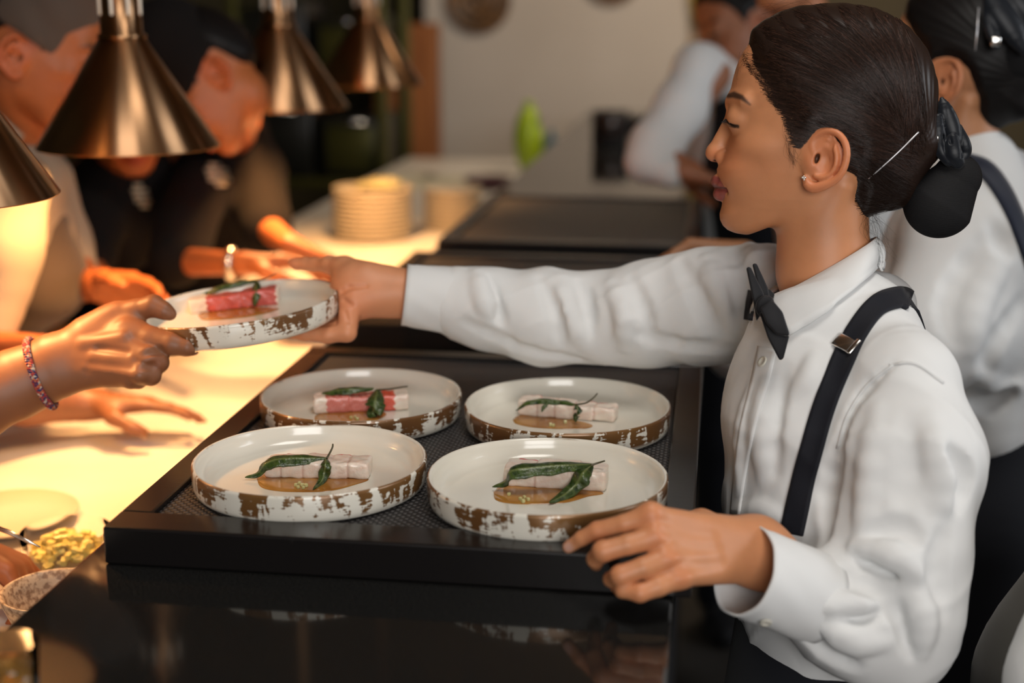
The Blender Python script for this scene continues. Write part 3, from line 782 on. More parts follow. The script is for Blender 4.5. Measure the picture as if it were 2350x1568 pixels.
def head_skin(neck=True, male=False, neck_off=(0, 0), neck_to=None):
    F = Field(); big = (lv(-300, -210, -200), lv(290, 360, 200))
    F.u(Fn(lambda p: _superell(p, (-30, 125), (230, 222), 214, 162, 2.5, 2.2), *big), 0)
    F.u(Fn(_section, *big), 18)
    for sg in (1, -1):
        F.u(Ell(lv(118, 28, sg*88), lv(52, 36, 44)), 34)            # cheekbone
        F.u(Ell(lv(150, -35, sg*62), lv(45, 50, 45)), 34)           # cheek
        F.u(Cone(lv(190, 132, sg*24), lv(160, 132, sg*104), 20, 16), 22)   # brow ridge
        F.sub(Ell(lv(224, 88, sg*54), lv(20, 20, 30)), 24)          # eye socket
        F.sub(Ell(lv(207, 62, sg*60), lv(12, 14, 28)), 18)
    if neck:
        nx, ny = neck_off; q = 1.12 if male else 1.0
        if neck_to is not None:
            a = lv(-12, -70, 0); b = np.asarray(neck_to, np.float32); F.u(Cone(a, a+(b-a)*.5, 106*q, 104*q), 30); F.u(Cone(a+(b-a)*.5, b, 104*q, 116*q), 30)
    if neck and neck_to is None:
        F.u(Cone(lv(-12, -70, 0), lv(-26+nx, -260, 0), 108*q, 106*q), 30)
        F.u(Cone(lv(-26+nx, -260, 0), lv(-44+nx, -350, 0), 106*q, 98*q), 30)
        for sg in (1, -1): F.u(Cone(lv(-62, -60, sg*92), lv(50+nx, -285, sg*36), 20, 17), 26)
    F.u(Cone(lv(182, 122, 0), lv(231, 24, 0), 17, 20), 16)           # bridge
    F.u(Ell(lv(235, 15, 0), lv(22, 20, 22)), 12)                     # tip
    for sg in (1, -1):
        F.u(Ell(lv(213, 6, sg*25), lv(20, 18, 15)), 9)               # wings
        F.sub(Ell(lv(231, -8, sg*11), lv(12, 9, 7)), 4)              # nostrils
        F.sub(Cone(lv(196, 6, sg*41), lv(206, 22, sg*36), 3, 3), 6)  # wing crease
        F.sub(Cone(lv(199, -8, sg*44), lv(188, -58, sg*66), 2.2, 1.2), 9)  # smile line
    F.sub(Cone(lv(236, -16, 0), lv(244, -36, 0), 6, 6), 8)           # philtrum
    up = [((227, -50, 0), 15), ((224, -49, 16), 14.5), ((215, -57, 36), 9), ((201, -66, 52), 3)]
    lo = [((221, -80, 0), 15.5), ((218, -80, 18), 14.5), ((208, -75, 36), 9), ((199, -68, 52), 3)]
    for L in (up, lo):
        for sg in (1, -1):
            for (a, ra), (b, rb) in zip(L[:-1], L[1:]): F.u(Cone(lv(a[0], a[1], a[2]*sg), lv(b[0], b[1], b[2]*sg), ra, rb), 7)
    for sg in (1, -1):
        F.sub(Cone(lv(245, -65, 0), lv(236, -66, sg*22), 4.5, 4), 3); F.sub(Cone(lv(236, -66, sg*22), lv(206, -69, sg*54), 4, 3), 3)
        F.sub(Ell(lv(200, -71, sg*59), lv(9, 6, 6)), 8)
        # eyes: ball under closed-down lids, lash groove
        F.u(Ell(lv(173, 94, sg*68), lv(33, 32, 40)), 16)
        LL = [(191, 86, 36), (202, 92, 48), (207.5, 94, 62), (203, 89, 78), (191, 81, 92), (178, 76, 101)]
        for a, b in zip(LL[:-1], LL[1:]): F.sub(Cone(lv(a[0], a[1], a[2]*sg), lv(b[0], b[1], b[2]*sg), 2.6, 2.6), 2.5)
        # ear
        S = lambda f, o=0: sg*(147+(14-f)*.36+o)
        F.u(Ell(lv(-20, 2, S(-20, -4)), lv(44, 60, 5.5), np.array([[.94, 0, sg*-.33], [0, 1, 0], [sg*.33, 0, .94]])@np.array([[.97, -.24, 0], [.24, .97, 0], [0, 0, 1]])), 7)
        F.u(Ell(lv(0, -2, sg*140), lv(30, 46, 16)), 16)
        hx = [(2, 6, 4.5), (9, 24, 5), (10, 42, 5.5), (-4, 58, 6.5), (-24, 64, 7), (-45, 58, 7.5), (-60, 40, 8), (-66, 16, 8), (-63, -10, 8), (-53, -34, 8), (-36, -49, 9), (-16, -58, 11), (4, -62, 12), (17, -54, 11), (22, -40, 7)]
        ax_ = [(-24, 44, 3), (-38, 30, 5.5), (-44, 8, 6.5), (-41, -16, 6.5), (-28, -34, 7), (-12, -40, 7.5), (0, -36, 6)]
        for pl_, o_, n_ in ((hx, 3, 30), (ax_, 3, 14)):
            R_ = resample(np.array(pl_, float), n_)
            F.u(Chain([Cone(lv(a[0], a[1], S(a[0], o_)), lv(b[0], b[1], S(b[0], o_)), a[2], b[2]) for a, b in zip(R_[:-1], R_[1:])]), 5)
        F.sub(Ell(lv(-18, -2, S(-18, 10)), lv(17, 27, 15)), 9)
        F.sub(Ell(lv(-28, 34, S(-28, 8)), lv(10, 12, 6)), 6)
        F.sub(Ell(lv(-1, 2, S(0, 2)), lv(6, 13, 13), np.array([[.94, .34, 0], [-.34, .94, 0], [0, 0, 1]])), 4)
        F.u(Ell(lv(13, -4, S(13, 0)), lv(9, 17, 8)), 8)
    return F
def head_color(V, tone, lips=(.26, .06, .05), brow=(.035, .018, .012)):
    f, u, s = V[:, 0], V[:, 1], np.abs(V[:, 2]); n = len(V)
    C = np.tile(np.array(tone, float), (n, 1))
    def mixin(m, c): C[:] = C*(1-m[:, None])+np.array(c)*m[:, None]
    sm = lambda x, a, b: np.clip((x-a)/(b-a), 0, 1)**2*(3-2*np.clip((x-a)/(b-a), 0, 1))
    red = np.array(tone)*np.array([1.10, .84, .78])
    mixin(.55*np.exp(-(((f-236)/30)**2+((u-10)/22)**2)), red)
    mixin(.45*np.exp(-(((u+5)/45)**2+((s-85)/45)**2))*(f > 60), red)
    mixin(.75*sm(s, 142, 160)*(f < 35)*(f > -80)*(np.abs(u) < 75), np.array(tone)*np.array([1.12, .88, .82]))
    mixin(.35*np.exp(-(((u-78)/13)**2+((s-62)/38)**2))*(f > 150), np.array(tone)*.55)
    # lips
    t = np.clip(s/57, 0, 1.2)
    top = -36.5-28*t**4.2-3*np.exp(-(s/5)**2); bot = -97+27*t**4.2
    m = sm(top-u, -1.5, 2)*sm(u-bot, -1.5, 2)*sm(f, 192, 200)*(s < 57)
    mixin(m, lips); mixin(.75*np.exp(-((u+66)/2.8)**2)*m, np.array(lips)*.25)
    low = m*(u < -67); mixin(low*.35, np.array([.36, .075, .06]))
    # brows, side-projected
    bp = np.array([(203, 148), (190, 149), (170, 141), (150, 124)], float); bw = [5.5, 7.0, 5.5, 1]
    dmin = np.full(n, 99.0)
    for (a, wa), (b, wb) in zip(zip(bp[:-1], bw[:-1]), zip(bp[1:], bw[1:])):
        ab = b-a; q = np.stack([f-a[0], u-a[1]], 1); tt = np.clip(q@ab/(ab@ab), 0, 1)
        dd = np.linalg.norm(q-tt[:, None]*ab, axis=1)-(wa+(wb-wa)*tt); dmin = np.minimum(dmin, dd)
    mixin(.93*sm(-dmin, -4, 3)*sm(s, 16, 30)*(f > 120), brow)
    # lash line and nostrils
    L = np.array([(191, 86, 36), (202, 92, 48), (207.5, 94, 62), (203, 89, 78), (191, 81, 92), (178, 76, 101)], float)
    Q = np.stack([f, u, s], 1); dm = np.full(n, 99.0)
    for a, b in zip(L[:-1], L[1:]):
        ab = b-a; tt = np.clip((Q-a)@ab/(ab@ab), 0, 1); dm = np.minimum(dm, np.linalg.norm(Q-a-tt[:, None]*ab, axis=1))
    mixin(.9*sm(-dm, -6.2, -3.2), (.02, .012, .01))
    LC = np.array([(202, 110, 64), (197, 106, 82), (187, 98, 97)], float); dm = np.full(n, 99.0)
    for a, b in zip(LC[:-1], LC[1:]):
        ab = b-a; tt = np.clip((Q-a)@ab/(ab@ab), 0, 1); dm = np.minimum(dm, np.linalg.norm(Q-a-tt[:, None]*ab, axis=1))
    mixin(.6*sm(-dm, -4.5, -1.5), np.array(tone)*.35)  # lid crease has no groove; its shade is put into the skin colour
    mixin(.95*sm(-(((f-229)/10)**2+((u+4)/6)**2+((s-11)/7)**2), -1.5, -.8), (.05, .018, .01))
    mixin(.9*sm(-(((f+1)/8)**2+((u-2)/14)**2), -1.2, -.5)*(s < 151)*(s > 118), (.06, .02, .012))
    return C
_HL = np.array([(300, 400), (215, 300), (196, 270), (177, 246), (162, 214), (132, 178), (104, 134), (76, 98), (67, 74), (60, 50), (52, 33), (40, 30), (26, 38), (8, 50), (-12, 52), (-38, 44), (-56, 22), (-63, -8), (-70, -45), (-84, -92), (-106, -128), (-136, -152),
                (-190, -150), (-400, -60), (-400, 500), (300, 500)], float)
def poly_in(f, u, poly):
    """signed distance, positive inside"""
    p = np.stack([f, u], 1); d = np.full(len(p), 1e9); ins = np.zeros(len(p), bool)
    for a, b in zip(poly, np.roll(poly, -1, 0)):
        ab = b-a; t = np.clip((p-a)@ab/(ab@ab), 0, 1); d = np.minimum(d, np.linalg.norm(p-a-t[:, None]*ab, axis=1))
        c = ((a[1] > u) != (b[1] > u)) & (f < (b[0]-a[0])*(u-a[1])/(b[1]-a[1]+1e-12)+a[0]); ins ^= c
    return np.where(ins, d, -d)
def head_hair(line=_HL, thick=15, bun=True, grooves=1.3, neck=True):
    sk = Field(); big = (lv(-300, -210, -200), lv(290, 360, 200))
    sk.u(Fn(lambda p: _superell(p, (-30, 125), (230, 222), 214, 162, 2.5, 2.2), *big), 0); sk.u(Fn(_section, *big), 18)
    if neck: sk.u(Cone(lv(-12, -70, 0), lv(-26, -260, 0), 108, 106), 30)
    def hf(p):
        pd = poly_in(p[:, 0].astype(float), p[:, 1].astype(float), line)
        x = np.clip((pd-5)/55, 0, 1); x = x*x*(3-2*x)
        d1 = sk(p)-(-7+(thick+7)*x)
        d2 = _superell(p, (-30, 125), (238, 239), 232, 178, 2.55, 2.2)+(1-x)*26
        d = smin(d1, d2, 6)
        if grooves:
            ph = np.arctan2(p[:, 1]+10, p[:, 0]+270+.0006*(p[:, 1]-40)**2)
            g = np.sin(ph*95+np.sin(p[:, 0]*.02)*1.5+p[:, 2]*.02)*.5+np.sin(ph*41+p[:, 2]*.05)*.5
            d = d+grooves*g*x
        return d.astype(np.float32)
    F = Field(); F.u(Fn(hf, *big), 0)
    if bun:
        F.u(Cone(lv(-150, -20, 0), lv(-215, 40, 0), 92, 70), 25)
        F.u(Cone(lv(-130, -50, 0), lv(-175, -60, 0), 88, 55), 22)
    return F
class HeadFrame:
    def __init__(s, origin, forward, up, scale):
        s.o = np.asarray(origin, float); s.f = nrm(forward); up = np.asarray(up, float); s.u = nrm(up-s.f*(up@s.f)); s.s = np.cross(s.f, s.u)
        s.k = scale; s.R = np.stack([s.f, s.u, s.s], 1)
    def w(s, L): return s.o+(np.asarray(L, float)*s.k)@s.R.T
    def l(s, Wd): return ((np.asarray(Wd)-s.o)@s.R)/s.k
class Parts:
    def __init__(s): s.V = []; s.F = []; s.C = []; s.n = 0
    def add(s, V, me_or_F, C):
        F = me_or_F
        if not isinstance(F, np.ndarray):
            n = len(F.polygons); a = np.empty(n*4, np.int32); F.loops.foreach_get('vertex_index', a); bpy.data.meshes.remove(F); F = a.reshape(n, 4)
        s.V.append(np.asarray(V)); s.F.append(F+s.n); s.C.append(np.broadcast_to(np.asarray(C, float), (len(V), 3))); s.n += len(V)
    def mesh(s, name):
        me = mesh_np(name, np.vstack(s.V), np.vstack(s.F)); color_attr(me, np.vstack(s.C)); return me
def hand_color(V, tone, knuckles=(), nails=(), dark=()):
    C = np.tile(np.array(tone, float), (len(V), 1))
    for c, r in knuckles:
        m = .5*np.exp(-(np.linalg.norm(V-c, axis=1)/r)**2); C = C*(1-m[:, None])+np.array(tone)*np.array([1.1, .82, .75])*m[:, None]
    for c, r in nails:
        m = np.clip(1.6-np.linalg.norm(V-c, axis=1)/r, 0, 1); C = C*(1-m[:, None])+np.array([.62, .36, .28])*m[:, None]
    return C
def body_empty(loc, label, group=None): return empty('person', loc, label, 'person', group)
M['hair'] = mat('dark_hair', (.020, .011, .008), .34)
M['hair'].node_tree.nodes['Principled BSDF'].inputs['Specular IOR Level'].default_value = .22
M['hair_black'] = mat('black_hair', (.005, .004, .004), .5, Specular_IOR_Level=.25)
M['net'] = mat('hair_net', (.006, .006, .007), .7, Specular_IOR_Level=.25)
def _net():
    m = M['net']; b = m.node_tree.nodes['Principled BSDF']
    tc = nd(m, 'ShaderNodeTexCoord'); wv = nd(m, 'ShaderNodeTexWave'); wv.wave_type = 'RINGS'; wv.rings_direction = 'SPHERICAL'; wv.inputs['Scale'].default_value = 330; wv.inputs['Distortion'].default_value = 1.5
    lk(m, tc.outputs['Object'], wv.inputs['Vector']); bp = nd(m, 'ShaderNodeBump'); bp.inputs['Strength'].default_value = .45; bp.inputs['Distance'].default_value = .0006
    lk(m, wv.outputs['Fac'], bp.inputs['Height']); lk(m, bp.outputs[0], b.inputs['Normal'])
_net()
# ------------------------------------------------------------------ the waitress in front
TONE = (.57, .245, .112)
W1 = body_empty((.16, 1.40, 0), 'waitress in white shirt, black bow tie and braces reaching over the trays')
Hc = P(1873, 367, 1.42); _s = nrm(CAM-Hc)
_f = nrm(-RGT+_s*(RGT@_s)); HF = HeadFrame(Hc, _f, np.cross(_f, _s), .000430)
# make the sideways axis point at the camera side
skin = Parts()
Fh = head_skin(neck_off=(0, 0))
me, V = sdf_mesh('head', Fh, 2.6, margin=26, steep=True)
NS = 1 if HF.s@_s > 0 else -1      # which sign of s is the camera's side
skin.add(HF.w(V), me, head_color(V, TONE))
# --- left hand on the tray corner
def onY(px, py, y):
    v = ray(px, py); t = (y-CAM[1])/v[1]; return CAM+t*v
pxm = lambda r, d=1.19: r*d/FPX
HL = Field()
def fing(F, pts, k=.0035):
    F.chain([(p, pxm(r*1.07)) for p, r in pts], k)
wr = P(1752, 1268, 1.235); wr2 = P(1850, 1330, 1.25)
I = [(onY(1493, 1184, 1.108), 27), (onY(1432, 1202, 1.104), 19.5), (onY(1371, 1218, 1.106), 19.5), (onY(1335, 1236, 1.108), 16), (onY(1305, 1256, 1.112), 13.5)]
Mi = [(onY(1505, 1232, 1.098), 27), (onY(1440, 1250, 1.086), 21.5), (onY(1384, 1265, 1.082), 22.5), (onY(1366, 1284, 1.092), 18), (onY(1368, 1296, 1.106), 14)]
Ri = [(onY(1534, 1280, 1.092), 27), (onY(1475, 1303, 1.077), 21.5), (onY(1424, 1321, 1.072), 21.5), (onY(1402, 1330, 1.084), 16), (onY(1406, 1336, 1.100), 13)]
Pk = [(onY(1560, 1322, 1.090), 26), (onY(1510, 1346, 1.075), 21), (onY(1468, 1361, 1.068), 19.5), (onY(1428, 1356, 1.070), 15), (onY(1414, 1348, 1.080), 12)]
for ch in (I, Mi, Ri, Pk): fing(HL, ch, .0022)
HLp = Field(); HLp.ops = []
palm = [(I[0][0], 25, P(1728, 1236, 1.232), 40), (Mi[0][0], 25, P(1735, 1258, 1.230), 42), (Ri[0][0], 24, P(1738, 1282, 1.230), 42), (Pk[0][0], 25, P(1733, 1300, 1.234), 38)]
for a, ra, b, rb in palm: HL.u(Cone(a, b, pxm(ra), pxm(rb)), .008)
HL.u(Cone(P(1600, 1240, 1.218), P(1740, 1266, 1.238), pxm(48), pxm(56)), .02)
HL.u(Cone(P(1740, 1266, 1.242), wr2, pxm(62), pxm(62), n=FWD, q=.74), .03)
# thumb tucked against the inner side of the tray rail
fing(HL, [(P(1690, 1225, 1.255), 34), (P(1610, 1196, 1.250), 24), (P(1552, 1198, 1.252), 19), (P(1516, 1212, 1.250), 15)], .008)
kn = []
for a, r in ((I[0][0], .0085), (Mi[0][0], .0085), (Ri[0][0], .0085), (Pk[0][0], .008)):
    c = a-FWD*.0035+UPV*.003; HL.u(Ell(c, np.array([.0062, .0062, .0062])), .007); kn.append((a-FWD*.008, .009))
for ch in (I, Mi, Ri, Pk): kn.append((ch[2][0], .009))
# valleys between the tendons
for a, b in (((1530, 1214), (1640, 1225)), ((1545, 1256), (1650, 1256)), ((1570, 1300), (1660, 1288))):
    q, ok = march(HL, np.array([a[0], b[0]]), np.array([a[1], b[1]]))
    HL.sub(Cone(q[0]-FWD*.004, q[1]-FWD*.0055, .0042, .0045), .007)
nailc = onY(1303, 1257, 1.106)
me, V = sdf_mesh('hand_l', HL, .0013, margin=.006)
skin.add(V, me, hand_color(V, TONE, kn, [(nailc, .0042)]))
# --- right hand under and over the plate's rim
HR = Field(); px2 = lambda r: r*1.63/FPX
th = [(P(840, 642, 1.645), 42), (P(790, 618, 1.660), 30), (P(757, 607, 1.672), 20), (P(722, 607, 1.688), 14.5), (P(702, 606, 1.695), 14.5), (P(680, 606, 1.700), 12.5), (P(670, 604, 1.702), 10)]
HR.chain([(p, px2(r)) for p, r in th], .006)
HR.u(Cone(P(805, 650, 1.640), P(905, 668, 1.648), px2(40), px2(46)), .015)
HR.u(Cone(P(812, 695, 1.630), P(905, 675, 1.648), px2(42), px2(44)), .015)
HR.u(Cone(P(800, 672, 1.650), P(880, 672, 1.655), px2(40), px2(44)), .015)
HR.u(Cone(P(890, 668, 1.648), P(1010, 690, 1.65), px2(51), px2(54), n=FWD, q=.8), .015)
for j, (y0, dz) in enumerate(((.030, 0), (.012, 0), (-.006, .001), (-.022, .002))):
    a = FR5.w(.122, y0*1.0, -.003-.004*j); b = FR5.w(.100, y0*.95, -.014-dz); c = FR5.w(.072, y0*.9+.003, -.0115); e = FR5.w(.050, y0*.85+.006, -.0095)
    b0 = P(800, 655+22*j, 1.672-.018*j)
    HR.chain([(b0, .0125), (a, .0105), (b, .0092), (c, .0082), (e, .0068)], .004)
q, ok = march(HR, np.array([786., 800, 840, 790, 806, 792, 800]), np.array([668., 660, 657, 690, 700, 716, 738]))
HR.sub(Cone(q[0], q[1], .003, .002), .005); HR.sub(Cone(q[1], q[2], .002, .001), .005)
HR.sub(Cone(q[3], q[4], .002, .001), .005); HR.sub(Cone(q[5], q[6], .0012, .0012), .004)
def plate_clear(p):          # keep the palm out of the plate body
    q_ = (p-FR5.c.astype(np.float32))@FR5.R.astype(np.float32); r = np.hypot(q_[:, 0], q_[:, 1])
    return np.maximum(np.maximum(r-(PR+.0004), q_[:, 2]-(PH+.0003)), -q_[:, 2]-.0004)
HR.sub(Fn(plate_clear, FR5.c-.14, FR5.c+.14), .0005)
me, V = sdf_mesh('hand_r', HR, .0014, margin=.006)
skin.add(V, me, hand_color(V, np.array(TONE)*np.array([1.12, 1.12, 1.2]), [(P(800, 700, 1.62), .03), (P(668, 602, 1.69), .012)]))
# --- body core under the clothes
def down(p, z): return np.array([p[0], p[1], z])
SD = nrm(_s*np.array([1, 1, 0]))          # sideways, towards the camera, level
hipc = P(1905, 1560, 1.45)
core = Field()
core.u(Cone(P(1905, 860, 1.43), P(1905, 1100, 1.43), .055, .065, SD, 1.3), .03); core.u(Cone(HF.w((-44, -340, 0)), P(1905, 860, 1.43), .038, .05), .02); core.u(Cone(P(1905, 1100, 1.43), hipc, .07, .08, SD, 1.35), .03)
core.chain([(P(2050, 860, 1.32), .04), (P(2060, 1450, 1.28), .034), (wr2, .026)], .01)
core.chain([(P(1760, 660, 1.57), .04), (P(1480, 722, 1.62), .036), (P(1000, 688, 1.65), .026)], .01)
for sg in (1, -1):
    hp = hipc+SD*sg*.08-np.array([0, 0, .06]); core.chain([(hp, .07), (down(hp, .48), .05), (down(hp, .10), .036)], .02)
    core.u(Cone(down(hp, .05), down(hp, .04)-RGT*.14, .035, .03), .02)
me, V = sdf_mesh('core', core, .009)
skin.add(V, me, TONE)
link('body', skin.mesh('body'), M['skin'], W1)
# --- shirt
SH = Field()
def C2(F, pts, k, n=None, q=1.0):
    F.chain([(P(x, y, d), r*d/FPX) for x, y, d, r in pts], k, n, q)
C2(SH, [(1900, 770, 1.43, 175), (1893, 950, 1.43, 226), (1900, 1150, 1.43, 228), (1910, 1330, 1.43, 215), (1915, 1440, 1.44, 205)], .02, SD, 1.34)
C2(SH, [(1915, 800, 1.44, 75), (1885, 850, 1.43, 165)], .03, SD, 1.35)
# shoulders
C2(SH, [(2006, 772, 1.40, 84), (2078, 862, 1.31, 103)], .04)
C2(SH, [(1880, 780, 1.47, 84), (1740, 662, 1.57, 92)], .03)
C2(SH, [(2042, 696, 1.47, 56), (1970, 800, 1.45, 150)], .035)
# near sleeve
C2(SH, [(2082, 905, 1.305, 112), (2090, 1050, 1.285, 152), (2062, 1250, 1.275, 146), (2050, 1400, 1.275, 135), (2042, 1455, 1.275, 120)], .03)
C2(SH, [(2045, 1455, 1.275, 122), (1950, 1415, 1.26, 118), (1860, 1375, 1.245, 100)], .03)
# far sleeve reaching over the trays
C2(SH, [(1760, 668, 1.56, 100), (1640, 702, 1.59, 128), (1480, 722, 1.62, 113), (1370, 730, 1.635, 96), (1250, 727, 1.645, 103), (1120, 708, 1.65, 88), (1040, 692, 1.65, 76)], .022)
# folds, laid on the surface from their places in the photograph
folds(SH, [
    ([(1330, 650), (1345, 700), (1352, 760)], 0.0102, 0.0054, -1), ([(1290, 640), (1300, 720), (1340, 790)], 0.0136, 0.0054, 1), ([(1240, 640), (1275, 720), (1290, 790)], 0.0085, 0.0047, -1),
    ([(1120, 640), (1135, 700), (1150, 740)], 0.0085, 0.0047, -1), ([(1095, 625), (1108, 680), (1120, 720)], 0.0102, 0.0054, 1),
    ([(1400, 650), (1430, 720), (1430, 800)], 0.0119, 0.0054, 1), ([(1450, 640), (1480, 720), (1490, 790)], 0.0102, 0.0047, -1), ([(1070, 740), (1200, 800), (1330, 826)], 0.0068, 0.0041, -1),
    ([(1560, 600), (1610, 690), (1650, 780)], 0.0119, 0.0068, -1), ([(1620, 590), (1650, 660), (1680, 740)], 0.0119, 0.0054, 1), ([(1470, 770), (1570, 790), (1670, 800)], 0.0102, 0.0054, -1),
    ([(1680, 570), (1700, 650), (1700, 740)], 0.0085, 0.0054, -1), ([(1720, 560), (1735, 600)], 0.0085, 0.0041, 1),
    # chest
    ([(1800, 850), (1775, 950), (1780, 1080)], 0.0136, 0.0054, -1), ([(1760, 880), (1745, 980), (1750, 1100)], 0.0119, 0.0047, 1), ([(1830, 900), (1860, 860), (1870, 820)], 0.0110, 0.0041, 1),
    ([(1720, 900), (1700, 1000), (1700, 1120)], 0.0085, 0.0041, 1), ([(1690, 1180), (1740, 1170), (1790, 1190)], 0.0102, 0.0041, 1),
    # armhole and near sleeve
    ([(2050, 838), (1990, 890), (1945, 960), (1915, 1050)], 0.0051, 0.0034, -1), ([(1930, 1010), (1905, 1110), (1895, 1230)], 0.0119, 0.0081, -1),
    ([(2010, 940), (1990, 1100), (1975, 1230)], 0.0136, 0.0054, 1), ([(2080, 960), (2090, 1060), (2070, 1180)], 0.0170, 0.0054, -1), ([(2140, 960), (2165, 1080), (2160, 1200)], 0.0153, 0.0054, 1),
    ([(2000, 1240), (2060, 1215), (2110, 1250)], 0.0119, 0.0068, -1), ([(1985, 1290), (2060, 1300), (2120, 1335)], 0.0102, 0.0108, -1), ([(1960, 1255), (2030, 1270), (2090, 1300), (2125, 1330)], 0.0102, 0.0081, 1),
    ([(2180, 1040), (2215, 1090), (2200, 1160)], 0.0102, 0.0068, -1), ([(2170, 1200), (2150, 1300), (2160, 1400)], 0.0119, 0.0054, -1),
    # forearm
    ([(1870, 1420), (1940, 1412), (2010, 1405)], 0.0085, 0.0095, -1), ([(1880, 1395), (1940, 1385), (2005, 1385)], 0.0102, 0.0054, 1), ([(1850, 1450), (1900, 1500), (1960, 1530)], 0.0102, 0.0068, -1),
    ([(1900, 1440), (1960, 1475), (2030, 1480)], 0.0119, 0.0068, 1), ([(2040, 1380), (2085, 1440), (2100, 1500)], 0.0102, 0.0081, -1), ([(2090, 1340), (2120, 1420), (2120, 1500)], 0.0119, 0.0068, 1), ([(1900, 1310), (1960, 1330), (2040, 1360)], 0.0085, 0.0054, -1),
], .007)
# open the sleeve ends (no cloth plug in front of the wrist)
SH.sub(Cone(P(1600, 1262, 1.19), P(1800, 1350, 1.232), .034, .0345), .004)
SH.sub(Cone(P(880, 670, 1.645), P(1030, 690, 1.652), .0312, .0335), .004)
# neck opening
def neck_cut(p):
    L = HF.l(p); r = np.hypot(L[:, 0]+26, L[:, 2])
    return (np.maximum(r-190, -(L[:, 1]+286+.43*L[:, 0]))*HF.k).astype(np.float32)
SH.sub(Fn(neck_cut, HF.w((0, -200, 0))-.12, HF.w((0, -200, 0))+.12), .004)
SH.sub(Cone(HF.w((-10, -200, 0)), HF.w((-26, -300, 0)), .050, .048), .006)
def wr_disp(p):
    x, y, z = p[:, 0], p[:, 1], p[:, 2]
    return (.0013*np.sin(38*x+22*z+2.2*np.sin(19*y+7*x))*np.sin(31*y-27*z+1.7*np.sin(23*x))-.0016*(1-np.abs(np.sin(27*x-16*z+2.5*np.sin(15*z+11*y)+1.3*np.sin(31*y))))**3+.0004*np.sin(120*x+70*z+3*np.sin(50*y))).astype(np.float32)
SH.disp(wr_disp)
me, V = sdf_mesh('shirt', SH, .0034, margin=.012)
SHIRT = link('shirt', me, M['shirt'], W1)
# cuffs: hollow shells of their own
def cuff_me(a, b, ra, rb, q=1.0, n=64, th=.0022, slit=None, seed=0):
    ax = nrm(b-a); U = nrm(np.cross(ax, FWD)); W_ = np.cross(U, ax); V = []; F = []; rows = 14
    for L in (0, 1):
        for i in range(n):
            t = 2*math.pi*i/n
            for r in range(rows):
                s_ = r/(rows-1); R = ra+(rb-ra)*s_
                R *= 1+.022*math.sin(3*t+seed+s_*2)+.008*math.sin(9*t+s_*9+seed)
                R -= .0012*math.exp(-((s_-.10)/.03)**2)*(1-L)+.0010*math.exp(-((s_-.90)/.03)**2)*(1-L)
                if L: R -= th
                V.append(a+ax*np.linalg.norm(b-a)*s_+(U*math.cos(t)+W_*math.sin(t)*q)*R)
    o = n*rows
    for i in range(n):
        j = (i+1) % n
        for r in range(rows-1):
            F.append((i*rows+r, j*rows+r, j*rows+r+1, i*rows+r+1)); F.append((o+i*rows+r+1, o+j*rows+r+1, o+j*rows+r, o+i*rows+r))
        F.append((i*rows, o+i*rows, o+j*rows, j*rows)); r = rows-1; F.append((i*rows+r, j*rows+r, o+j*rows+r, o+i*rows+r))
    me = mesh_py('cuff', V, F)
    bm = bmesh.new(); bm.from_mesh(me); bmesh.ops.recalc_face_normals(bm, faces=bm.faces); bm.to_mesh(me); bm.free(); return me
link('cuff', cuff_me(P(1708, 1312, 1.212), P(1872, 1374, 1.247), .0400, .0405, seed=1), M['shirt'], W1)
link('cuff', cuff_me(P(928, 677, 1.645), P(1066, 692, 1.652), .0358, .0405, seed=3), M['shirt'], W1)
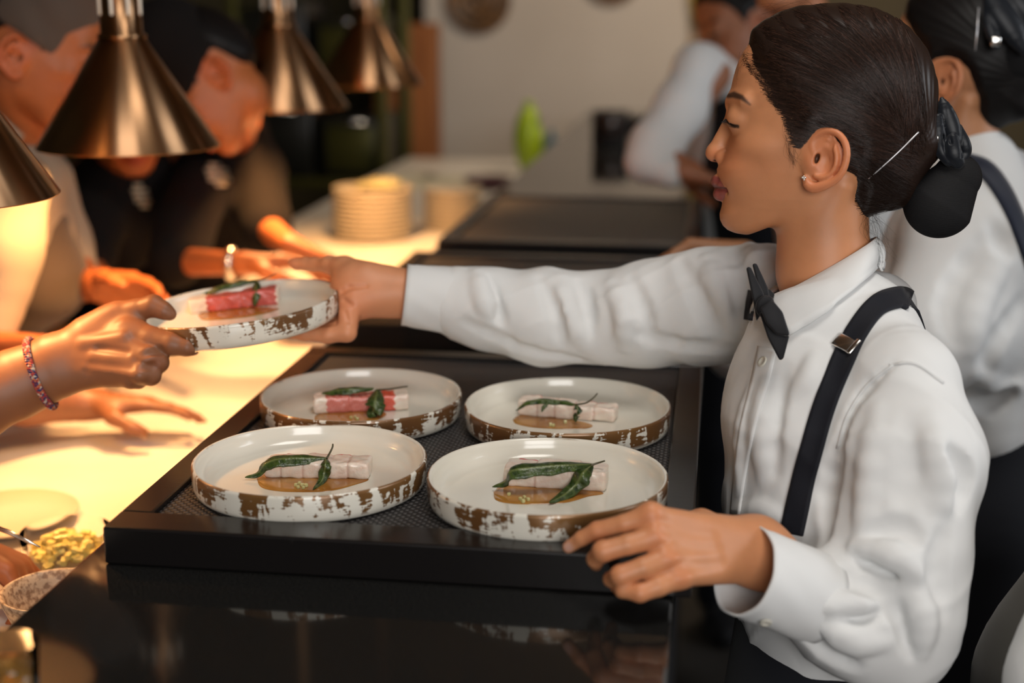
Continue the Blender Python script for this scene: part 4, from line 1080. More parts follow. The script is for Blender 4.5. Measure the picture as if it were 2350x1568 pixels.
# --- collar: stand and fall
CBU = ([0, 14, 44, 60, 90, 130, 180], [-362, -378, -406, -392, -352, -288, -236])
CPX = ([0, 14, 40, 60, 90, 120, 150, 176], [1752, 1778, 1812, 1850, 1905, 1960, 2005, 2030], [738, 760, 773, 750, 715, 672, 632, 600])
def collar_me(fr_top, fr_bot, n=72, th=.0022):
    V = []; F = []; rows = 9; A = np.linspace(math.radians(7), math.radians(353), n)
    ang = np.array([abs(math.degrees(a)) if a < math.pi else 360-math.degrees(a) for a in A]); near = np.array([math.sin(a)*NS > 0 for a in A])
    nq, nok = march(SH, np.interp(ang, CPX[0], CPX[1]), np.interp(ang, CPX[0], CPX[2])); ng = grad(SH, nq, .004); NB = nq+ng*.0045
    for L in (0, 1):
        for i, a in enumerate(A):
            ca, sa = math.cos(a), math.sin(a)
            t_ = np.array([fr_top[0]+fr_top[2]*ca, fr_top[1]-fr_top[4]*ca, fr_top[3]*sa]); a_ = abs(math.degrees(a) if a < math.pi else 360-math.degrees(a)); b_ = np.array([fr_bot[0]+fr_bot[2]*ca, np.interp(a_, CBU[0], CBU[1]), fr_bot[3]*sa])
            if near[i] and nok[i]:
                w_ = min(1, ang[i]/12)*min(1, (176-ang[i])/10) if ang[i] < 176 else 0; b_ = b_*(1-w_)+HF.l(NB[i])*w_
            for r in range(rows):
                s_ = r/(rows-1); p = t_+(b_-t_)*s_
                bulge = 9*math.sin(math.pi*min(1, s_*1.15))**.8*(1 if L == 0 else 1)
                dr = np.array([ca, .35, sa]); dr /= np.linalg.norm(dr)
                p = p+dr*(bulge+(0 if L == 0 else -th/HF.k)); V.append(HF.w(p))
    o = n*rows
    for i in range(n-1):
        for r in range(rows-1):
            a, b, c, d = i*rows+r, i*rows+r+1, (i+1)*rows+r+1, (i+1)*rows+r
            F.append((a, b, c, d)); F.append((o+d, o+c, o+b, o+a))
        F.append((i*rows, (i+1)*rows, o+(i+1)*rows, o+i*rows)); r = rows-1
        F.append(((i+1)*rows+r, i*rows+r, o+i*rows+r, o+(i+1)*rows+r))
    for i in (0, n-1):
        for r in range(rows-1):
            a, b = i*rows+r, i*rows+r+1; F.append((a, b, o+b, o+a) if i else (b, a, o+a, o+b))
    V = np.array(V); o_ = len(V)//2
    for sl, gap in ((slice(0, o_), .0048), (slice(o_, None), .0018)):
        for _ in range(5):
            d = SH(V[sl]); g = grad(SH, V[sl], .004); V[sl] += g*np.clip(gap-d, 0, .03)[:, None]
    return mesh_py('collar', V, F)
# (centre f, centre u, radius f, radius s, tilt u)
link('collar', collar_me((-20, -252, 124, 119, 74), (-20, -322, 146, 160, 0)), M['shirt'], W1)
# --- placket, buttons, seams
link('placket', drape('placket', SH, [(1762, 800, 42), (1744, 880, 40), (1717, 980, 34), (1700, 1080, 28), (1688, 1180, 20)], 42, .0012, 40, 7), M['shirt'], W1)
def button(px, py, F=SH, r=.0056, t0=.9, name='button'):
    q, ok = march(F, px, py, t0); g = grad(F, q, .006)[0]; c = q[0]+g*.0016
    X = nrm(np.cross(g, [0, 0, 1])); Y = np.cross(g, X); Mx = np.eye(4); Mx[:3, 0] = X; Mx[:3, 1] = Y; Mx[:3, 2] = g; Mx[:3, 3] = c
    me = lathe_me('button', [(0.0005, .0005), (r*.55, .0006), (r*.62, .0014), (r*.9, .0016), (r, .0010), (r, -.0006), (.0005, -.0006)], 24, M=Mx)
    return link(name, me, M['button'], W1)
button(1753, 832)
for x, y in ((1742, 940), (1722, 1060)): pass
button(1706, 1200, r=.004)
CF = Field(); CF.u(Cone(P(1708, 1312, 1.212), P(1872, 1374, 1.247), .0400, .0405), 0)
button(1757, 1425, F=CF, r=.0052)
link('shoulder_seam', drape('seam', SH, [(2040, 838), (2100, 836), (2165, 880)], 5, .0007, 24, 3), M['stitch'], W1)
link('armhole_seam', drape('seam', SH, [(2050, 838), (1990, 885), (1945, 955), (1922, 1030)], 6, .0008, 24, 3), M['stitch'], W1)
# --- braces
def back_strap(F, start, zs, dirv, width, toward, across=7):
    """a strap that goes on down the back: rows laid on field F from outside, along -dirv"""
    dirv = nrm(dirv); side = nrm(np.cross([0, 0, 1], dirv)); O = []
    for i, z in enumerate(zs):
        s_ = i/(len(zs)-1); c = start*(1-s_)+toward*s_
        for u_ in np.linspace(-.5, .5, across): O.append(np.array([c[0], c[1], z])+dirv*.35+side*u_*width)
    q = march_from(F, np.array(O), np.tile(-dirv, (len(O), 1))); return strip_me('strap', F, q.reshape(len(zs), across, 3), .0017, .0014)
sus = link('suspender', drape('suspender', SH, [(2086, 692, 42), (2062, 685, 46), (2012, 704, 48), (1968, 762, 48), (1935, 830, 50), (1905, 900, 50), (1884, 960, 51), (1864, 1030, 52), (1845, 1100, 52), (1830, 1170, 53), (1818, 1225, 53)], 50, .0017, 110, 7, .0014), M['strap'], W1)
_q, _ok = march(SH, np.array([2086.]), np.array([692.])); _c = _q[0]
link('back_strap', back_strap(SH, _c-RGT*.0, np.linspace(_c[2]+.001, .98, 26), RGT*.75+FWD*.55, .021, _c+FWD*.15), M['strap'], sus)
q, ok = march(SH, np.array([1946., 1921, 1970, 1958, 1934]), np.array([798., 785, 808, 776, 820]))
g = grad(SH, q[:1], .01)[0]; X = nrm(q[2]-q[1]); X = nrm(X-g*(X@g)); Y = np.cross(g, X)
me = box_me('clip', (-.0125, -.0072, 0), (.0125, .0072, .0028), .0012, 2); cc = q[0]+g*.0058
me.transform(Matrix([[X[0], Y[0], g[0], cc[0]], [X[1], Y[1], g[1], cc[1]], [X[2], Y[2], g[2], cc[2]], [0, 0, 0, 1]]))
ck = tag(link('clip', me, M['steel'], sus), 'silver metal adjuster clip on the braces')
me = box_me('clip_lever', (.0085, -.0082, .001), (.0140, .0092, .0045), .0012, 2)
me.transform(Matrix([[X[0], Y[0], g[0], cc[0]], [X[1], Y[1], g[1], cc[1]], [X[2], Y[2], g[2], cc[2]], [0, 0, 0, 1]]))
link('clip_lever', me, M['steel'], sus)
link('suspender', drape('suspender', SH, [(1730, 668, 20), (1724, 700, 18), (1719, 735, 16)], 18, .0015, 12, 3, .001, t0=1.2), M['strap'], W1)
# --- bow tie
def prism(pts, d0, d1, bev=.0012, bend=0.0):
    n = len(pts); bm = bmesh.new()
    a = [bm.verts.new(P(x, y, d0)) for x, y in pts]; b = [bm.verts.new(P(x, y, d1)) for x, y in pts]
    bm.faces.new(a); bm.faces.new(b[::-1])
    for i in range(n): bm.faces.new((a[i], b[i], b[(i+1) % n], a[(i+1) % n]))
    bmesh.ops.recalc_face_normals(bm, faces=bm.faces)
    if bev: bmesh.ops.bevel(bm, geom=bm.edges[:], offset=bev, segments=2, profile=.5, affect='EDGES')
    me = bpy.data.meshes.new('prism'); bm.to_mesh(me); bm.free(); return me
bow = link('bow_tie', prism([(1736, 690), (1752, 676), (1774, 682), (1778, 700), (1766, 722), (1745, 730), (1732, 712)], 1.318, 1.352, .003), M['bow'], W1)
for pts, d0, d1 in (([(1712, 614), (1722, 612), (1752, 672), (1760, 700), (1736, 738), (1730, 700)], 1.330, 1.342), ([(1726, 606), (1736, 604), (1762, 660), (1768, 690), (1748, 692)], 1.350, 1.363),
                    ([(1744, 708), (1772, 688), (1796, 716), (1812, 765), (1810, 772), (1782, 768), (1758, 742)], 1.300, 1.312), ([(1742, 716), (1762, 720), (1800, 772), (1812, 770), (1798, 824), (1789, 828), (1762, 776)], 1.313, 1.326)):
    link('bow_wing', prism(pts, d0, d1, .0018), M['bow'], bow)
link('neck_band', prism([(1752, 668), (1766, 664), (1778, 676), (1770, 690), (1758, 688)], 1.36, 1.42, .001), M['bow'], bow)
# --- trousers and shoes
TR = Field()
TR.u(Cone(P(1908, 1415, 1.44), hipc+np.array([0, 0, -.02]), .096, .108, SD, 1.30), .03)
for sg in (1, -1):
    hp = hipc+SD*sg*.085-np.array([0, 0, .06]); TR.chain([(hp, .10), (down(hp, .5), .078), (down(hp, .10), .062)], .03)
me, V = sdf_mesh('trousers', TR, .007)
link('trousers', me, M['black_cloth'], W1)
def shoes(base_pts, fwd, par, h=.006):
    for b in base_pts:
        F = Field(); b = np.array([b[0], b[1], 0.0]); f = nrm(fwd)
        F.u(Ell(b+f*.06+np.array([0, 0, .035]), np.array([.045, .045, .04])), .02); F.u(Cone(b-f*.02+np.array([0, 0, .042]), b+f*.13+np.array([0, 0, .032]), .042, .032), .03)
        F.cut(lambda p: -p[:, 2]+.002); me, V = sdf_mesh('shoe', F, h); link('shoe', me, M['bow'], par)
shoes([hipc+SD*.085, hipc-SD*.085], -RGT, W1)
# --- hair
HFd = head_hair()
me, V = sdf_mesh('hair', HFd, 3.2, margin=30, steep=True)
Vw = HF.w(V); me.vertices.foreach_set('co', Vw.astype(np.float32).ravel()); me.update()
hair = link('hair', me, M['hair'], W1)
SKB = Field(); SKB.u(Fn(lambda p: _superell(p, (-30, 125), (230, 222), 214, 162, 2.5, 2.2), lv(-300, -210, -200), lv(290, 360, 200)), 0); SKB.u(Fn(_section, lv(-300, -210, -200), lv(290, 360, 200)), 18); SKB.u(Cone(lv(-12, -70, 0), lv(-26, -260, 0), 108, 106), 30)
_HLM = _HL[2:15]
def strands(n, frame, field, mats, parent, rad=.00016, seed=1, steps=15, end=(-205, 0), sd=30, both=True, name='hair_strands', line=None, jit=1.0, spread_u=62):
    rg = np.random.default_rng(seed); A = []
    if line is None: line = _HLM
    seg = np.linalg.norm(np.diff(line, axis=0), axis=1); cum = np.concatenate([[0], np.cumsum(seg)])
    t = rg.uniform(0, cum[-1], n); st = np.stack([np.interp(t, cum, line[:, 0]), np.interp(t, cum, line[:, 1])], 1)
    top = rg.uniform(size=n) < (.35 if line is _HLM else 0)
    xt = rg.uniform(-180, 175, n); st[top] = np.stack([xt, 125+232*(1-(np.abs(xt+30)/238)**2.4).clip(0)**(1/2.4)*rg.uniform(.80, .985, n)], 1)[top]
    st = st+np.stack([rg.normal(-2, 4.5, n), rg.uniform(-4, 6, n)], 1)
    en = np.stack([end[0]+rg.normal(0, sd*.5, n), end[1]+rg.uniform(-spread_u, spread_u, n)+(st[:, 1]-100)*.28], 1)
    d = en-st; nrm_ = np.stack([d[:, 1], -d[:, 0]], 1); ln = np.linalg.norm(d, axis=1, keepdims=True)
    ctrl = (st+en)/2-nrm_*np.where(nrm_[:, 1:2] > 0, -1, 1)*.10*((st[:, 1:2]+40)/250)
    tt = np.linspace(0, 1, steps)[None, :, None]
    B = (1-tt)**2*st[:, None]+2*(1-tt)*tt*ctrl[:, None]+tt**2*en[:, None]
    fu = B.reshape(-1, 2); lo = np.zeros(len(fu)); hi = np.full(len(fu), 200.0)
    Q = np.zeros((len(fu), 3), np.float32); Q[:, :2] = fu
    for _ in range(12):
        mid = (lo+hi)/2; Q[:, 2] = mid; v = np.minimum(field(Q), SKB(Q)); ins = v < 0; lo = np.where(ins, mid, lo); hi = np.where(ins, hi, mid)
    Q[:, 2] = 0; v0 = np.minimum(field(Q), SKB(Q)).reshape(n, steps); good = v0.max(axis=1) < 1.0
    s_ = lo.reshape(n, steps)[good]; B = B[good]; n = int(good.sum()); V = []; F = []
    offs = rg.uniform(.2, 2.4, n)[:, None]*np.sin(np.linspace(0, math.pi, steps))[None]*jit
    Q3 = np.concatenate([B, s_[:, :, None]], 2)
    cen = np.array([-30, 100, 0.0]); dr = Q3-cen; dr /= np.linalg.norm(dr, axis=2, keepdims=True); Q3 = Q3+dr*offs[:, :, None]
    vs = []; fs = []; cnt = 0
    for sgn in ((1, -1) if both else (1,)):
        q = Q3.copy(); q[:, :, 2] *= sgn; Wd = frame.w(q.reshape(-1, 3)).reshape(n, steps, 3)
        T = np.gradient(Wd, axis=1); T /= np.linalg.norm(T, axis=2, keepdims=True)+1e-9
        up = np.array([.1, .2, 1.0]); a = np.cross(T, up); a /= np.linalg.norm(a, axis=2, keepdims=True)+1e-9; b = np.cross(T, a)
        rr = rad*(1.15-np.linspace(0, .5, steps))[None, :, None]*rg.uniform(.6, 1.4, n)[:, None, None]
        ring = [Wd+(a*math.cos(x)+b*math.sin(x))*rr for x in (0, 2.094, 4.189)]
        vv = np.stack(ring, 2).reshape(-1, 3)
        base = (np.arange(n)[:, None]*steps+np.arange(steps-1)[None])[..., None]*3
        k = np.arange(3); k2 = (k+1) % 3
        f = np.stack([base+k, base+k2, base+3+k2, base+3+k], -1).reshape(-1, 4)
        vs.append(vv); fs.append(f+cnt); cnt += len(vv)
    me = mesh_np(name, np.vstack(vs), np.vstack(fs)); return tag(link(name, me, mats, parent), kind='stuff')
M['hair2'] = mat('brown_strand', (.065, .030, .020), .34, Specular_IOR_Level=.35)
strands(2600, HF, HFd, M['hair'], hair, rad=.00022, seed=2)
strands(900, HF, HFd, M['hair'], hair, rad=.00020, seed=9, line=_HL[15:21], end=(-205, -60), spread_u=30, jit=1.5)
strands(1300, HF, HFd, M['hair2'], hair, rad=.00017, seed=5)
def wisps(par, frame, specs, m, rad=.00009, name='loose_hairs', seed=4):
    rg = np.random.default_rng(seed); mes = []
    for (a, b, c), n, js, je in specs:
        for _ in range(n):
            p0 = (np.array(a)+rg.normal(0, js, 3)*[1, 1, .8])*[1, 1, NS]; p1 = (np.array(b)+rg.normal(0, (js+je)/2, 3))*[1, 1, NS]; p2 = (np.array(c)+rg.normal(0, je, 3))*[1, 1, NS]
            mes.append(tube_me('w', frame.w(resample([p0, p1, p2], 9)), np.linspace(rad, rad*.5, 9), 3, False))
    o = link(name, join_me(name, mes), m, par)
    for x in mes: bpy.data.meshes.remove(x)
    return tag(o, kind='stuff')
wisps(hair, HF, [(((-130, -125, 40), (-150, -165, 50), (-165, -205, 50)), 26, 10, 16), (((-120, -120, 60), (-118, -150, 68), (-135, -178, 60)), 18, 10, 9),
                 (((170, 232, 40), (178, 210, 50), (172, 180, 62)), 10, 8, 8), (((60, 52, 150), (56, 20, 152), (48, -12, 152)), 30, 7, 7), (((-20, 330, 30), (60, 352, 30), (120, 345, 30)), 14, 20, 12),
                 (((72, 92, 150), (66, 70, 152), (60, 40, 152)), 8, 4, 4)], M['hair'])
# lashes
mes = []
LL = resample(np.array([(193, 87, 38), (203, 92, 48), (208.5, 94, 62), (204, 89, 78), (192, 81, 92), (180, 76, 100)], float), 44)
for sg in (1, -1):
    for i, p in enumerate(LL):
        p = p*[1, 1, sg]; outw = nrm(np.array([.62, -.42, sg*.25+sg*.5*i/44])); L = 8+5*math.sin(math.pi*i/43)
        mes.append(tube_me('l', HF.w(np.array([p, p+outw*L*.55+[0, -1.8, 0], p+outw*L+[0, -1.0, 0]])), np.array([.00022, .00017, .00007]), 3, False))
tag(link('eyelashes', join_me('lash', mes), M['hair_black'], W1), kind='stuff')
# hair pin, clip, bun net and bow
HBL = head_hair(grooves=0)
def hair_pt(px, py, off=2.5):
    dirs = nrm(ray(px, py)); t = 1.1
    for _ in range(120):
        p = CAM+dirs*t; d = HBL(HF.l(p)[None].astype(np.float32))[0]*HF.k
        if d < .0003: break
        t += min(d*.8, .05)
    return p-dirs*off*HF.k
M['pin'] = mat('white_pin', (.75, .75, .78), .3, .6)
link('hair_pin', tube_me('pin', resample([hair_pt(1993+(2108-1993)*t_, 410-(410-303)*t_+3*math.sin(t_*3.1)) for t_ in np.linspace(0, 1, 7)], 30), np.full(30, .0008), 6), M['pin'], hair)
NT = Field(); l3 = lambda px, py, s=0: HF.l(P(px, py, 1.42))[:2].tolist()+[s]
def LP(px, py, s=0):
    a = HF.l(P(px, py, 1.42)); return np.array([a[0], a[1], s*NS], np.float32)
SV = lv(0, 0, 1)
NT.u(Cone(LP(2152, 464), LP(2190, 408), 82, 56, SV, .72), 10)
me, V = sdf_mesh('net', NT, 3.2, margin=10); me.vertices.foreach_set('co', HF.w(V).astype(np.float32).ravel()); me.update()
net = link('bun_net', me, M['net'], W1)
BW = Field()
for ch, s0 in (([(2153, 232, 5), (2160, 256, 15), (2172, 290, 19), (2182, 325, 13), (2180, 352, 10)], 22), ([(2144, 274, 9), (2143, 305, 15), (2150, 340, 15), (2168, 368, 12)], 34), ([(2190, 296, 9), (2204, 330, 12), (2206, 352, 12), (2192, 372, 12)], 14), ([(2176, 322, 12), (2178, 350, 17), (2188, 372, 14)], 36)):
    R_ = resample(np.array([[*LP(x, y, 0)[:2], s0+(4 if i % 2 else 0), r] for i, (x, y, r) in enumerate(ch)], float), 12)
    BW.u(Chain([Cone(lv(a_[0], a_[1], a_[2]*NS), lv(b_[0], b_[1], b_[2]*NS), a_[3]*1.15, b_[3]*1.15, SV, .6) for a_, b_ in zip(R_[:-1], R_[1:])]), 1.5)
for a, b, r in (((2158, 245), (2172, 330), 3), ((2150, 290), (2160, 350), 3), ((2197, 315), (2196, 360), 3)): BW.sub(Cone(LP(*a, 38), LP(*b, 46), r, r), 4)
me, V = sdf_mesh('bow', BW, 2.2, margin=8); me.vertices.foreach_set('co', HF.w(V).astype(np.float32).ravel()); me.update()
link('hair_bow', me, M['satin'], W1)
link('hair_clip', box_me('hc', HF.w(LP(2138, 320, 40))-.0035, HF.w(LP(2138, 320, 40))+.0035, .0012, 2), M['steel'], W1)
# earring
ec = HF.w((26, -41, NS*158)); _m = []
for dx, dy in ((0, .0), (.0016, .0004), (-.0014, .0006), (0, .0018), (.0003, -.0015)):
    c = ec+RGT*dx+UPV*dy+_s*.0015; _m.append(lathe_me('e', [(.0001, .0011), (.0009, .0006), (.0012, 0), (.0001, -.0012)], 8, c))
link('earring', join_me('earring', _m), M['steel'], W1)
# ------------------------------------------------------------------ the people further back
def simple_hand(F, wrist, d, n, L=.085, curl=.5, thumb=1, k=.005, spread=.25):
    """palm, four unequal fingers and a thumb that leaves the side of the palm; n = direction the palm faces"""
    d = nrm(d); n = nrm(np.asarray(n, float)-d*(np.asarray(n, float)@d)); b = np.cross(d, n)*thumb; wrist = np.asarray(wrist, float)
    mc = []
    for i, o in enumerate((-.030, -.010, .010, .028)):
        m = wrist+d*L*(1-.05*abs(i-1))+b*(-o)*.95; mc.append(m)
        F.u(Cone(wrist+b*(-o)*.55, m, .0165, .0115), .012)
    for i, (m, Lf) in enumerate(zip(mc, (.066, .074, .069, .054))):
        a = curl*(.55+.1*i); sp = (1.5-i)*spread*.3; dd = nrm(d+b*sp); p = m; ang = a
        for seg, r0, r1 in ((.45, .0098, .0088), (.32, .0088, .0080), (.25, .0080, .0066)):
            q = p+(dd*math.cos(ang)+n*math.sin(ang))*Lf*seg*1.15; F.u(Cone(p, q, r0, r1), .0025); p = q; ang += a*.9
    t0 = wrist+b*.022+d*.02+n*.004; t1 = t0+(d*.6+b*.65+n*.35)*.040; t2 = t1+(d*.85+b*.3+n*.4)*.032; t3 = t2+(d*.95+n*.35)*.024
    F.chain([(t0, .0155), (t1, .0125), (t2, .0105), (t3, .0085)], .008)
    return F
def px_chain(F, pts, k, n=None, q=1.0):
    F.chain([(P(x, y, d), r*d/FPX) for x, y, d, r in pts], k, n, q); return F
def add_head(par, body, fr, tone, hair_mat, male=False, h=5.5, bun=False, hairline=None, thick=13, neck_to=None):
    Fs = head_skin(male=male, neck_to=None if neck_to is None else fr.l(neck_to)); me, V = sdf_mesh('h', Fs, h, margin=24, steep=True); body.add(fr.w(V), me, head_color(V, tone, lips=tuple(np.array(tone)*[.85, .5, .5])))
    Fx = head_hair(thick=thick, bun=bun, grooves=1.0, line=_HL if hairline is None else hairline, neck=neck_to is None)
    me, V = sdf_mesh('hair', Fx, h, margin=24, steep=True); me.vertices.foreach_set('co', fr.w(V).astype(np.float32).ravel()); me.update()
    return link('hair', me, hair_mat, par)
MEN = np.array([(300, 400), (206, 290), (182, 262), (160, 232), (128, 190), (104, 140), (92, 100), (78, 40), (58, -20), (40, -20), (30, 30), (14, 60), (-10, 78), (-44, 80), (-78, 50), (-86, -10), (-96, -60), (-130, -90),
                (-190, -100), (-400, -60), (-400, 500), (300, 500)], float)
def garment(par, name, F, m, h=.0065, margin=.012):
    me, V = sdf_mesh(name, F, h, margin=margin); return link(name, me, m, par)
def rumple(amp=.003, f=30):
    def g(p):
        x, y, z = p[:, 0], p[:, 1], p[:, 2]
        return (amp*np.sin(f*x+.6*f*z+2.2*np.sin(.5*f*y))*np.sin(.8*f*y-.7*f*z+1.7*np.sin(.6*f*x))).astype(np.float32)
    return g
def legs(par, hip, side, m, waist_r=.10, q=1.3, name='trousers', top=None):
    T = Field(); top = hip+np.array([0, 0, .12]) if top is None else top
    T.u(Cone(top, hip, waist_r*.95, waist_r, side, q), .03)
    for sg in (1, -1):
        hp = hip+side*sg*.085-np.array([0, 0, .05]); T.chain([(hp, .095), (down(hp, .5), .075), (down(hp, .09), .06)], .03)
    return garment(par, name, T, m, .010)
# ---------- second waitress, standing right behind the first
W2 = body_empty((.38, 1.95, 0), 'waitress with black hair net and navy braces, standing behind the first one')
d2 = 1.86; o2 = P(2160, 190, d2); s2 = nrm(CAM-o2); f2 = nrm(-RGT*.80+FWD*.58); f2 = nrm(f2-s2*(f2@s2)*.0)
u2 = nrm(UPV*1.0-f2*.06); HF2 = HeadFrame(o2+nrm(np.cross(f2, u2))*.068, f2, u2, .00043)
B2 = Parts(); add_head(W2, B2, HF2, (.44, .20, .095), M['hair_black'], h=4.2, bun=True)
h2 = P(2230, 1050, 1.95); S2 = nrm(np.array([s2[0]+.3, s2[1], 0]))
K = Field(); K.u(Cone(P(2215, 560, 1.94), h2, .06, .085, S2, 1.25), .03); K.u(Cone(HF2.w((-40, -320, 0)), P(2215, 560, 1.94), .036, .05), .02)
K.chain([(P(2230, 560, 1.80), .04), (P(2090, 900, 1.82), .034), (P(1800, 800, 1.95), .028), (P(1712, 600, 2.02), .024)], .01)
simple_hand(K, P(1705, 590, 2.02), -RGT*.95+FWD*.1+UPV*.10, -UPV*.6+RGT*.2-FWD*.2, curl=.8, thumb=-1)
for sg in (1, -1):
    hp = h2+S2*sg*.085-np.array([0, 0, .05]); K.chain([(hp, .07), (down(hp, .5), .05), (down(hp, .1), .036)], .02)
me, V = sdf_mesh('core', K, .0055); B2.add(V, me, (.44, .20, .095)); link('body', B2.mesh('body'), M['skin_back'], W2)
G = Field(); px_chain(G, [(2236, 392, 1.93, 96), (2220, 560, 1.93, 170), (2200, 720, 1.94, 195), (2205, 900, 1.95, 170), (2215, 960, 1.95, 158)], .03, S2, 1.35)
px_chain(G, [(2235, 400, 1.93, 70), (2215, 560, 1.82, 120), (2150, 760, 1.80, 120), (2080, 890, 1.82, 92)], .05); px_chain(G, [(2080, 890, 1.82, 90), (1900, 860, 1.90, 85), (1700, 800, 1.98, 70), (1700, 665, 2.01, 50)], .03)
px_chain(G, [(2300, 420, 2.0, 85), (2400, 560, 2.05, 110), (2440, 800, 2.03, 90)], .04)
folds(G, [([(2250, 560), (2180, 680), (2190, 780)], .014, .007, -1), ([(2300, 600), (2250, 700), (2230, 800)], .018, .007, 1), ([(2340, 700), (2280, 800), (2240, 900)], .014, .007, -1),
          ([(2240, 860), (2300, 900), (2340, 890)], .012, .006, 1), ([(2200, 900), (2260, 930), (2320, 905)], .01, .005, -1), ([(2280, 520), (2310, 580)], .012, .005, -1)], .012)
G.u(Cone(HF2.w((-24, -238, 0)), HF2.w((-44, -340, 0)), .054, .075), .02); G.sub(Cone(HF2.w((0, -120, 0)), HF2.w((-26, -250, 0)), .048, .047), .005); G.disp(rumple(.0016, 34))
G.u(Fn(lambda p: 1e3*np.ones(len(p), np.float32), P(2200, 600, 1.9), P(2201, 601, 1.9)), 0)
garment(W2, 'shirt', G, M['shirt'], .005)
def simple_collar(par, fr, m, cf=-14, r0=.050, r1=.056, u0=-182, u1=-262, tilt=38):
    V = []; F = []; n = 48; rows = 5
    A = np.linspace(math.radians(8), math.radians(352), n)
    for L in (0, 1):
        for a in A:
            for r in range(rows):
                s_ = r/(rows-1); R = (r0+(r1-r0)*s_)/fr.k+(0 if L == 0 else -5)
                V.append(fr.w((cf-12*s_+R*math.cos(a), u0+(u1-u0)*s_-tilt*math.cos(a), R*math.sin(a))))
    o = n*rows
    for i in range(n-1):
        for r in range(rows-1):
            a, b, c, d = i*rows+r, i*rows+r+1, (i+1)*rows+r+1, (i+1)*rows+r; F.append((a, b, c, d)); F.append((o+d, o+c, o+b, o+a))
        F.append((i*rows, (i+1)*rows, o+(i+1)*rows, o+i*rows)); r = rows-1; F.append(((i+1)*rows+r, i*rows+r, o+i*rows+r, o+(i+1)*rows+r))
    return link('collar', mesh_py('collar', V, F), m, par)
simple_collar(W2, HF2, M['shirt'])
M['navy'] = cloth('navy_strap', (.008, .012, .028), rough=.7, weave=1400, st=.3)
link('suspender', drape('suspender', G, [(2215, 372, 40), (2262, 392, 42), (2300, 440, 40), (2330, 500, 36), (2352, 560, 34), (2380, 640, 34)], 40, .002, 40, 5, .001, t0=1.3), M['navy'], W2)
legs(W2, h2-np.array([0, 0, .03]), S2, M['black_cloth'], .105, 1.3, top=P(2225, 965, 1.95)); shoes([h2+S2*.085, h2-S2*.085], f2*np.array([1, 1, 0]), W2, .010)
# her bow, pin and bun net
BW2 = Field()
for ch in ([(2262, -20, 14), (2290, 20, 30), (2322, 66, 30), (2348, 110, 16)], [(2300, -40, 20), (2340, 0, 34), (2380, 50, 30), (2400, 100, 14)], [(2262, 10, 8), (2272, 60, 16), (2286, 104, 12)]):
    R_ = resample(np.array(ch, float), 10); BW2.u(Chain([Cone(P(a[0], a[1], 1.80), P(b_[0], b_[1], 1.80), a[2]*1.8/FPX, b_[2]*1.8/FPX, FWD, .6) for a, b_ in zip(R_[:-1], R_[1:])]), .002)
garment(W2, 'hair_bow', BW2, M['satin'], .0028)
N2 = Field(); N2.u(Cone(P(2335, 118, 1.85), P(2350, 60, 1.86), 76*1.85/FPX, 66*1.85/FPX, FWD, .8), .003); garment(W2, 'bun_net', N2, M['net'], .0032)
link('hair_pin', tube_me('pin', np.array([P(2246, 18, 1.765), P(2243, 66, 1.76), (P(2238, 116, 1.762))]), .0009, 6), M['pin'], W2)
link('hair_clip', box_me('hc', P(2284, 95, 1.765)-.006, P(2284, 95, 1.765)+.006, .002, 2), M['steel'], W2)
# ---------- waiter leaning on the far end of the counter
W3 = body_empty((.18, 3.55, 0), 'waiter in white shirt leaning his hand on the far end of the bar counter')
o3 = P(1712, 92, 3.15); HF3 = HeadFrame(o3, nrm(-RGT*.80-UPV*.42-FWD*.30), nrm(UPV*.9-RGT*.45), .00043)
B3 = Parts(); add_head(W3, B3, HF3, (.34, .13, .06), M['hair_black'], True, h=9, hairline=MEN, neck_to=P(1705, 215, 3.25)); h3 = P(1760, 640, 3.35)
K = Field(); K.u(Cone(P(1700, 260, 3.3), h3, .08, .085, RGT, 1.1), .03); K.chain([(P(1640, 170, 3.1), .04), (P(1492, 350, 3.0), .034), (P(1590, 398, 2.95), .026)], .01)
simple_hand(K, P(1560, 396, 2.95), RGT*.9-UPV*.25, -UPV, curl=.35, thumb=1)
for sg in (1, -1):
    hp = h3+RGT*sg*.085; K.chain([(hp, .07), (down(hp, .5), .05), (down(hp, .1), .036)], .02)
me, V = sdf_mesh('core', K, .008); B3.add(V, me, (.34, .13, .06)); link('body', B3.mesh('body'), M['skin_back'], W3)
G = Field(); px_chain(G, [(1690, 200, 3.25, 90), (1715, 330, 3.3, 118), (1735, 500, 3.35, 112), (1755, 620, 3.35, 110)], .03, RGT, 1.15)
px_chain(G, [(1665, 175, 3.15, 66), (1600, 160, 3.1, 52), (1560, 250, 3.05, 58), (1500, 340, 3.0, 58), (1480, 372, 2.98, 50)], .03); px_chain(G, [(1484, 372, 2.98, 48), (1535, 400, 2.95, 36)], .02); G.disp(rumple(.004, 22)); garment(W3, 'shirt', G, M['shirt'], .008)
G = Field(); px_chain(G, [(1705, 250, 3.16, 60), (1725, 380, 3.22, 90), (1745, 540, 3.27, 90)], .03, RGT, 1.15); garment(W3, 'waistcoat', G, M['black_cloth'], .009)
legs(W3, h3, RGT, M['black_cloth']); shoes([h3+RGT*.085, h3-RGT*.085], -FWD*np.array([1, 1, 0]), W3, .012)
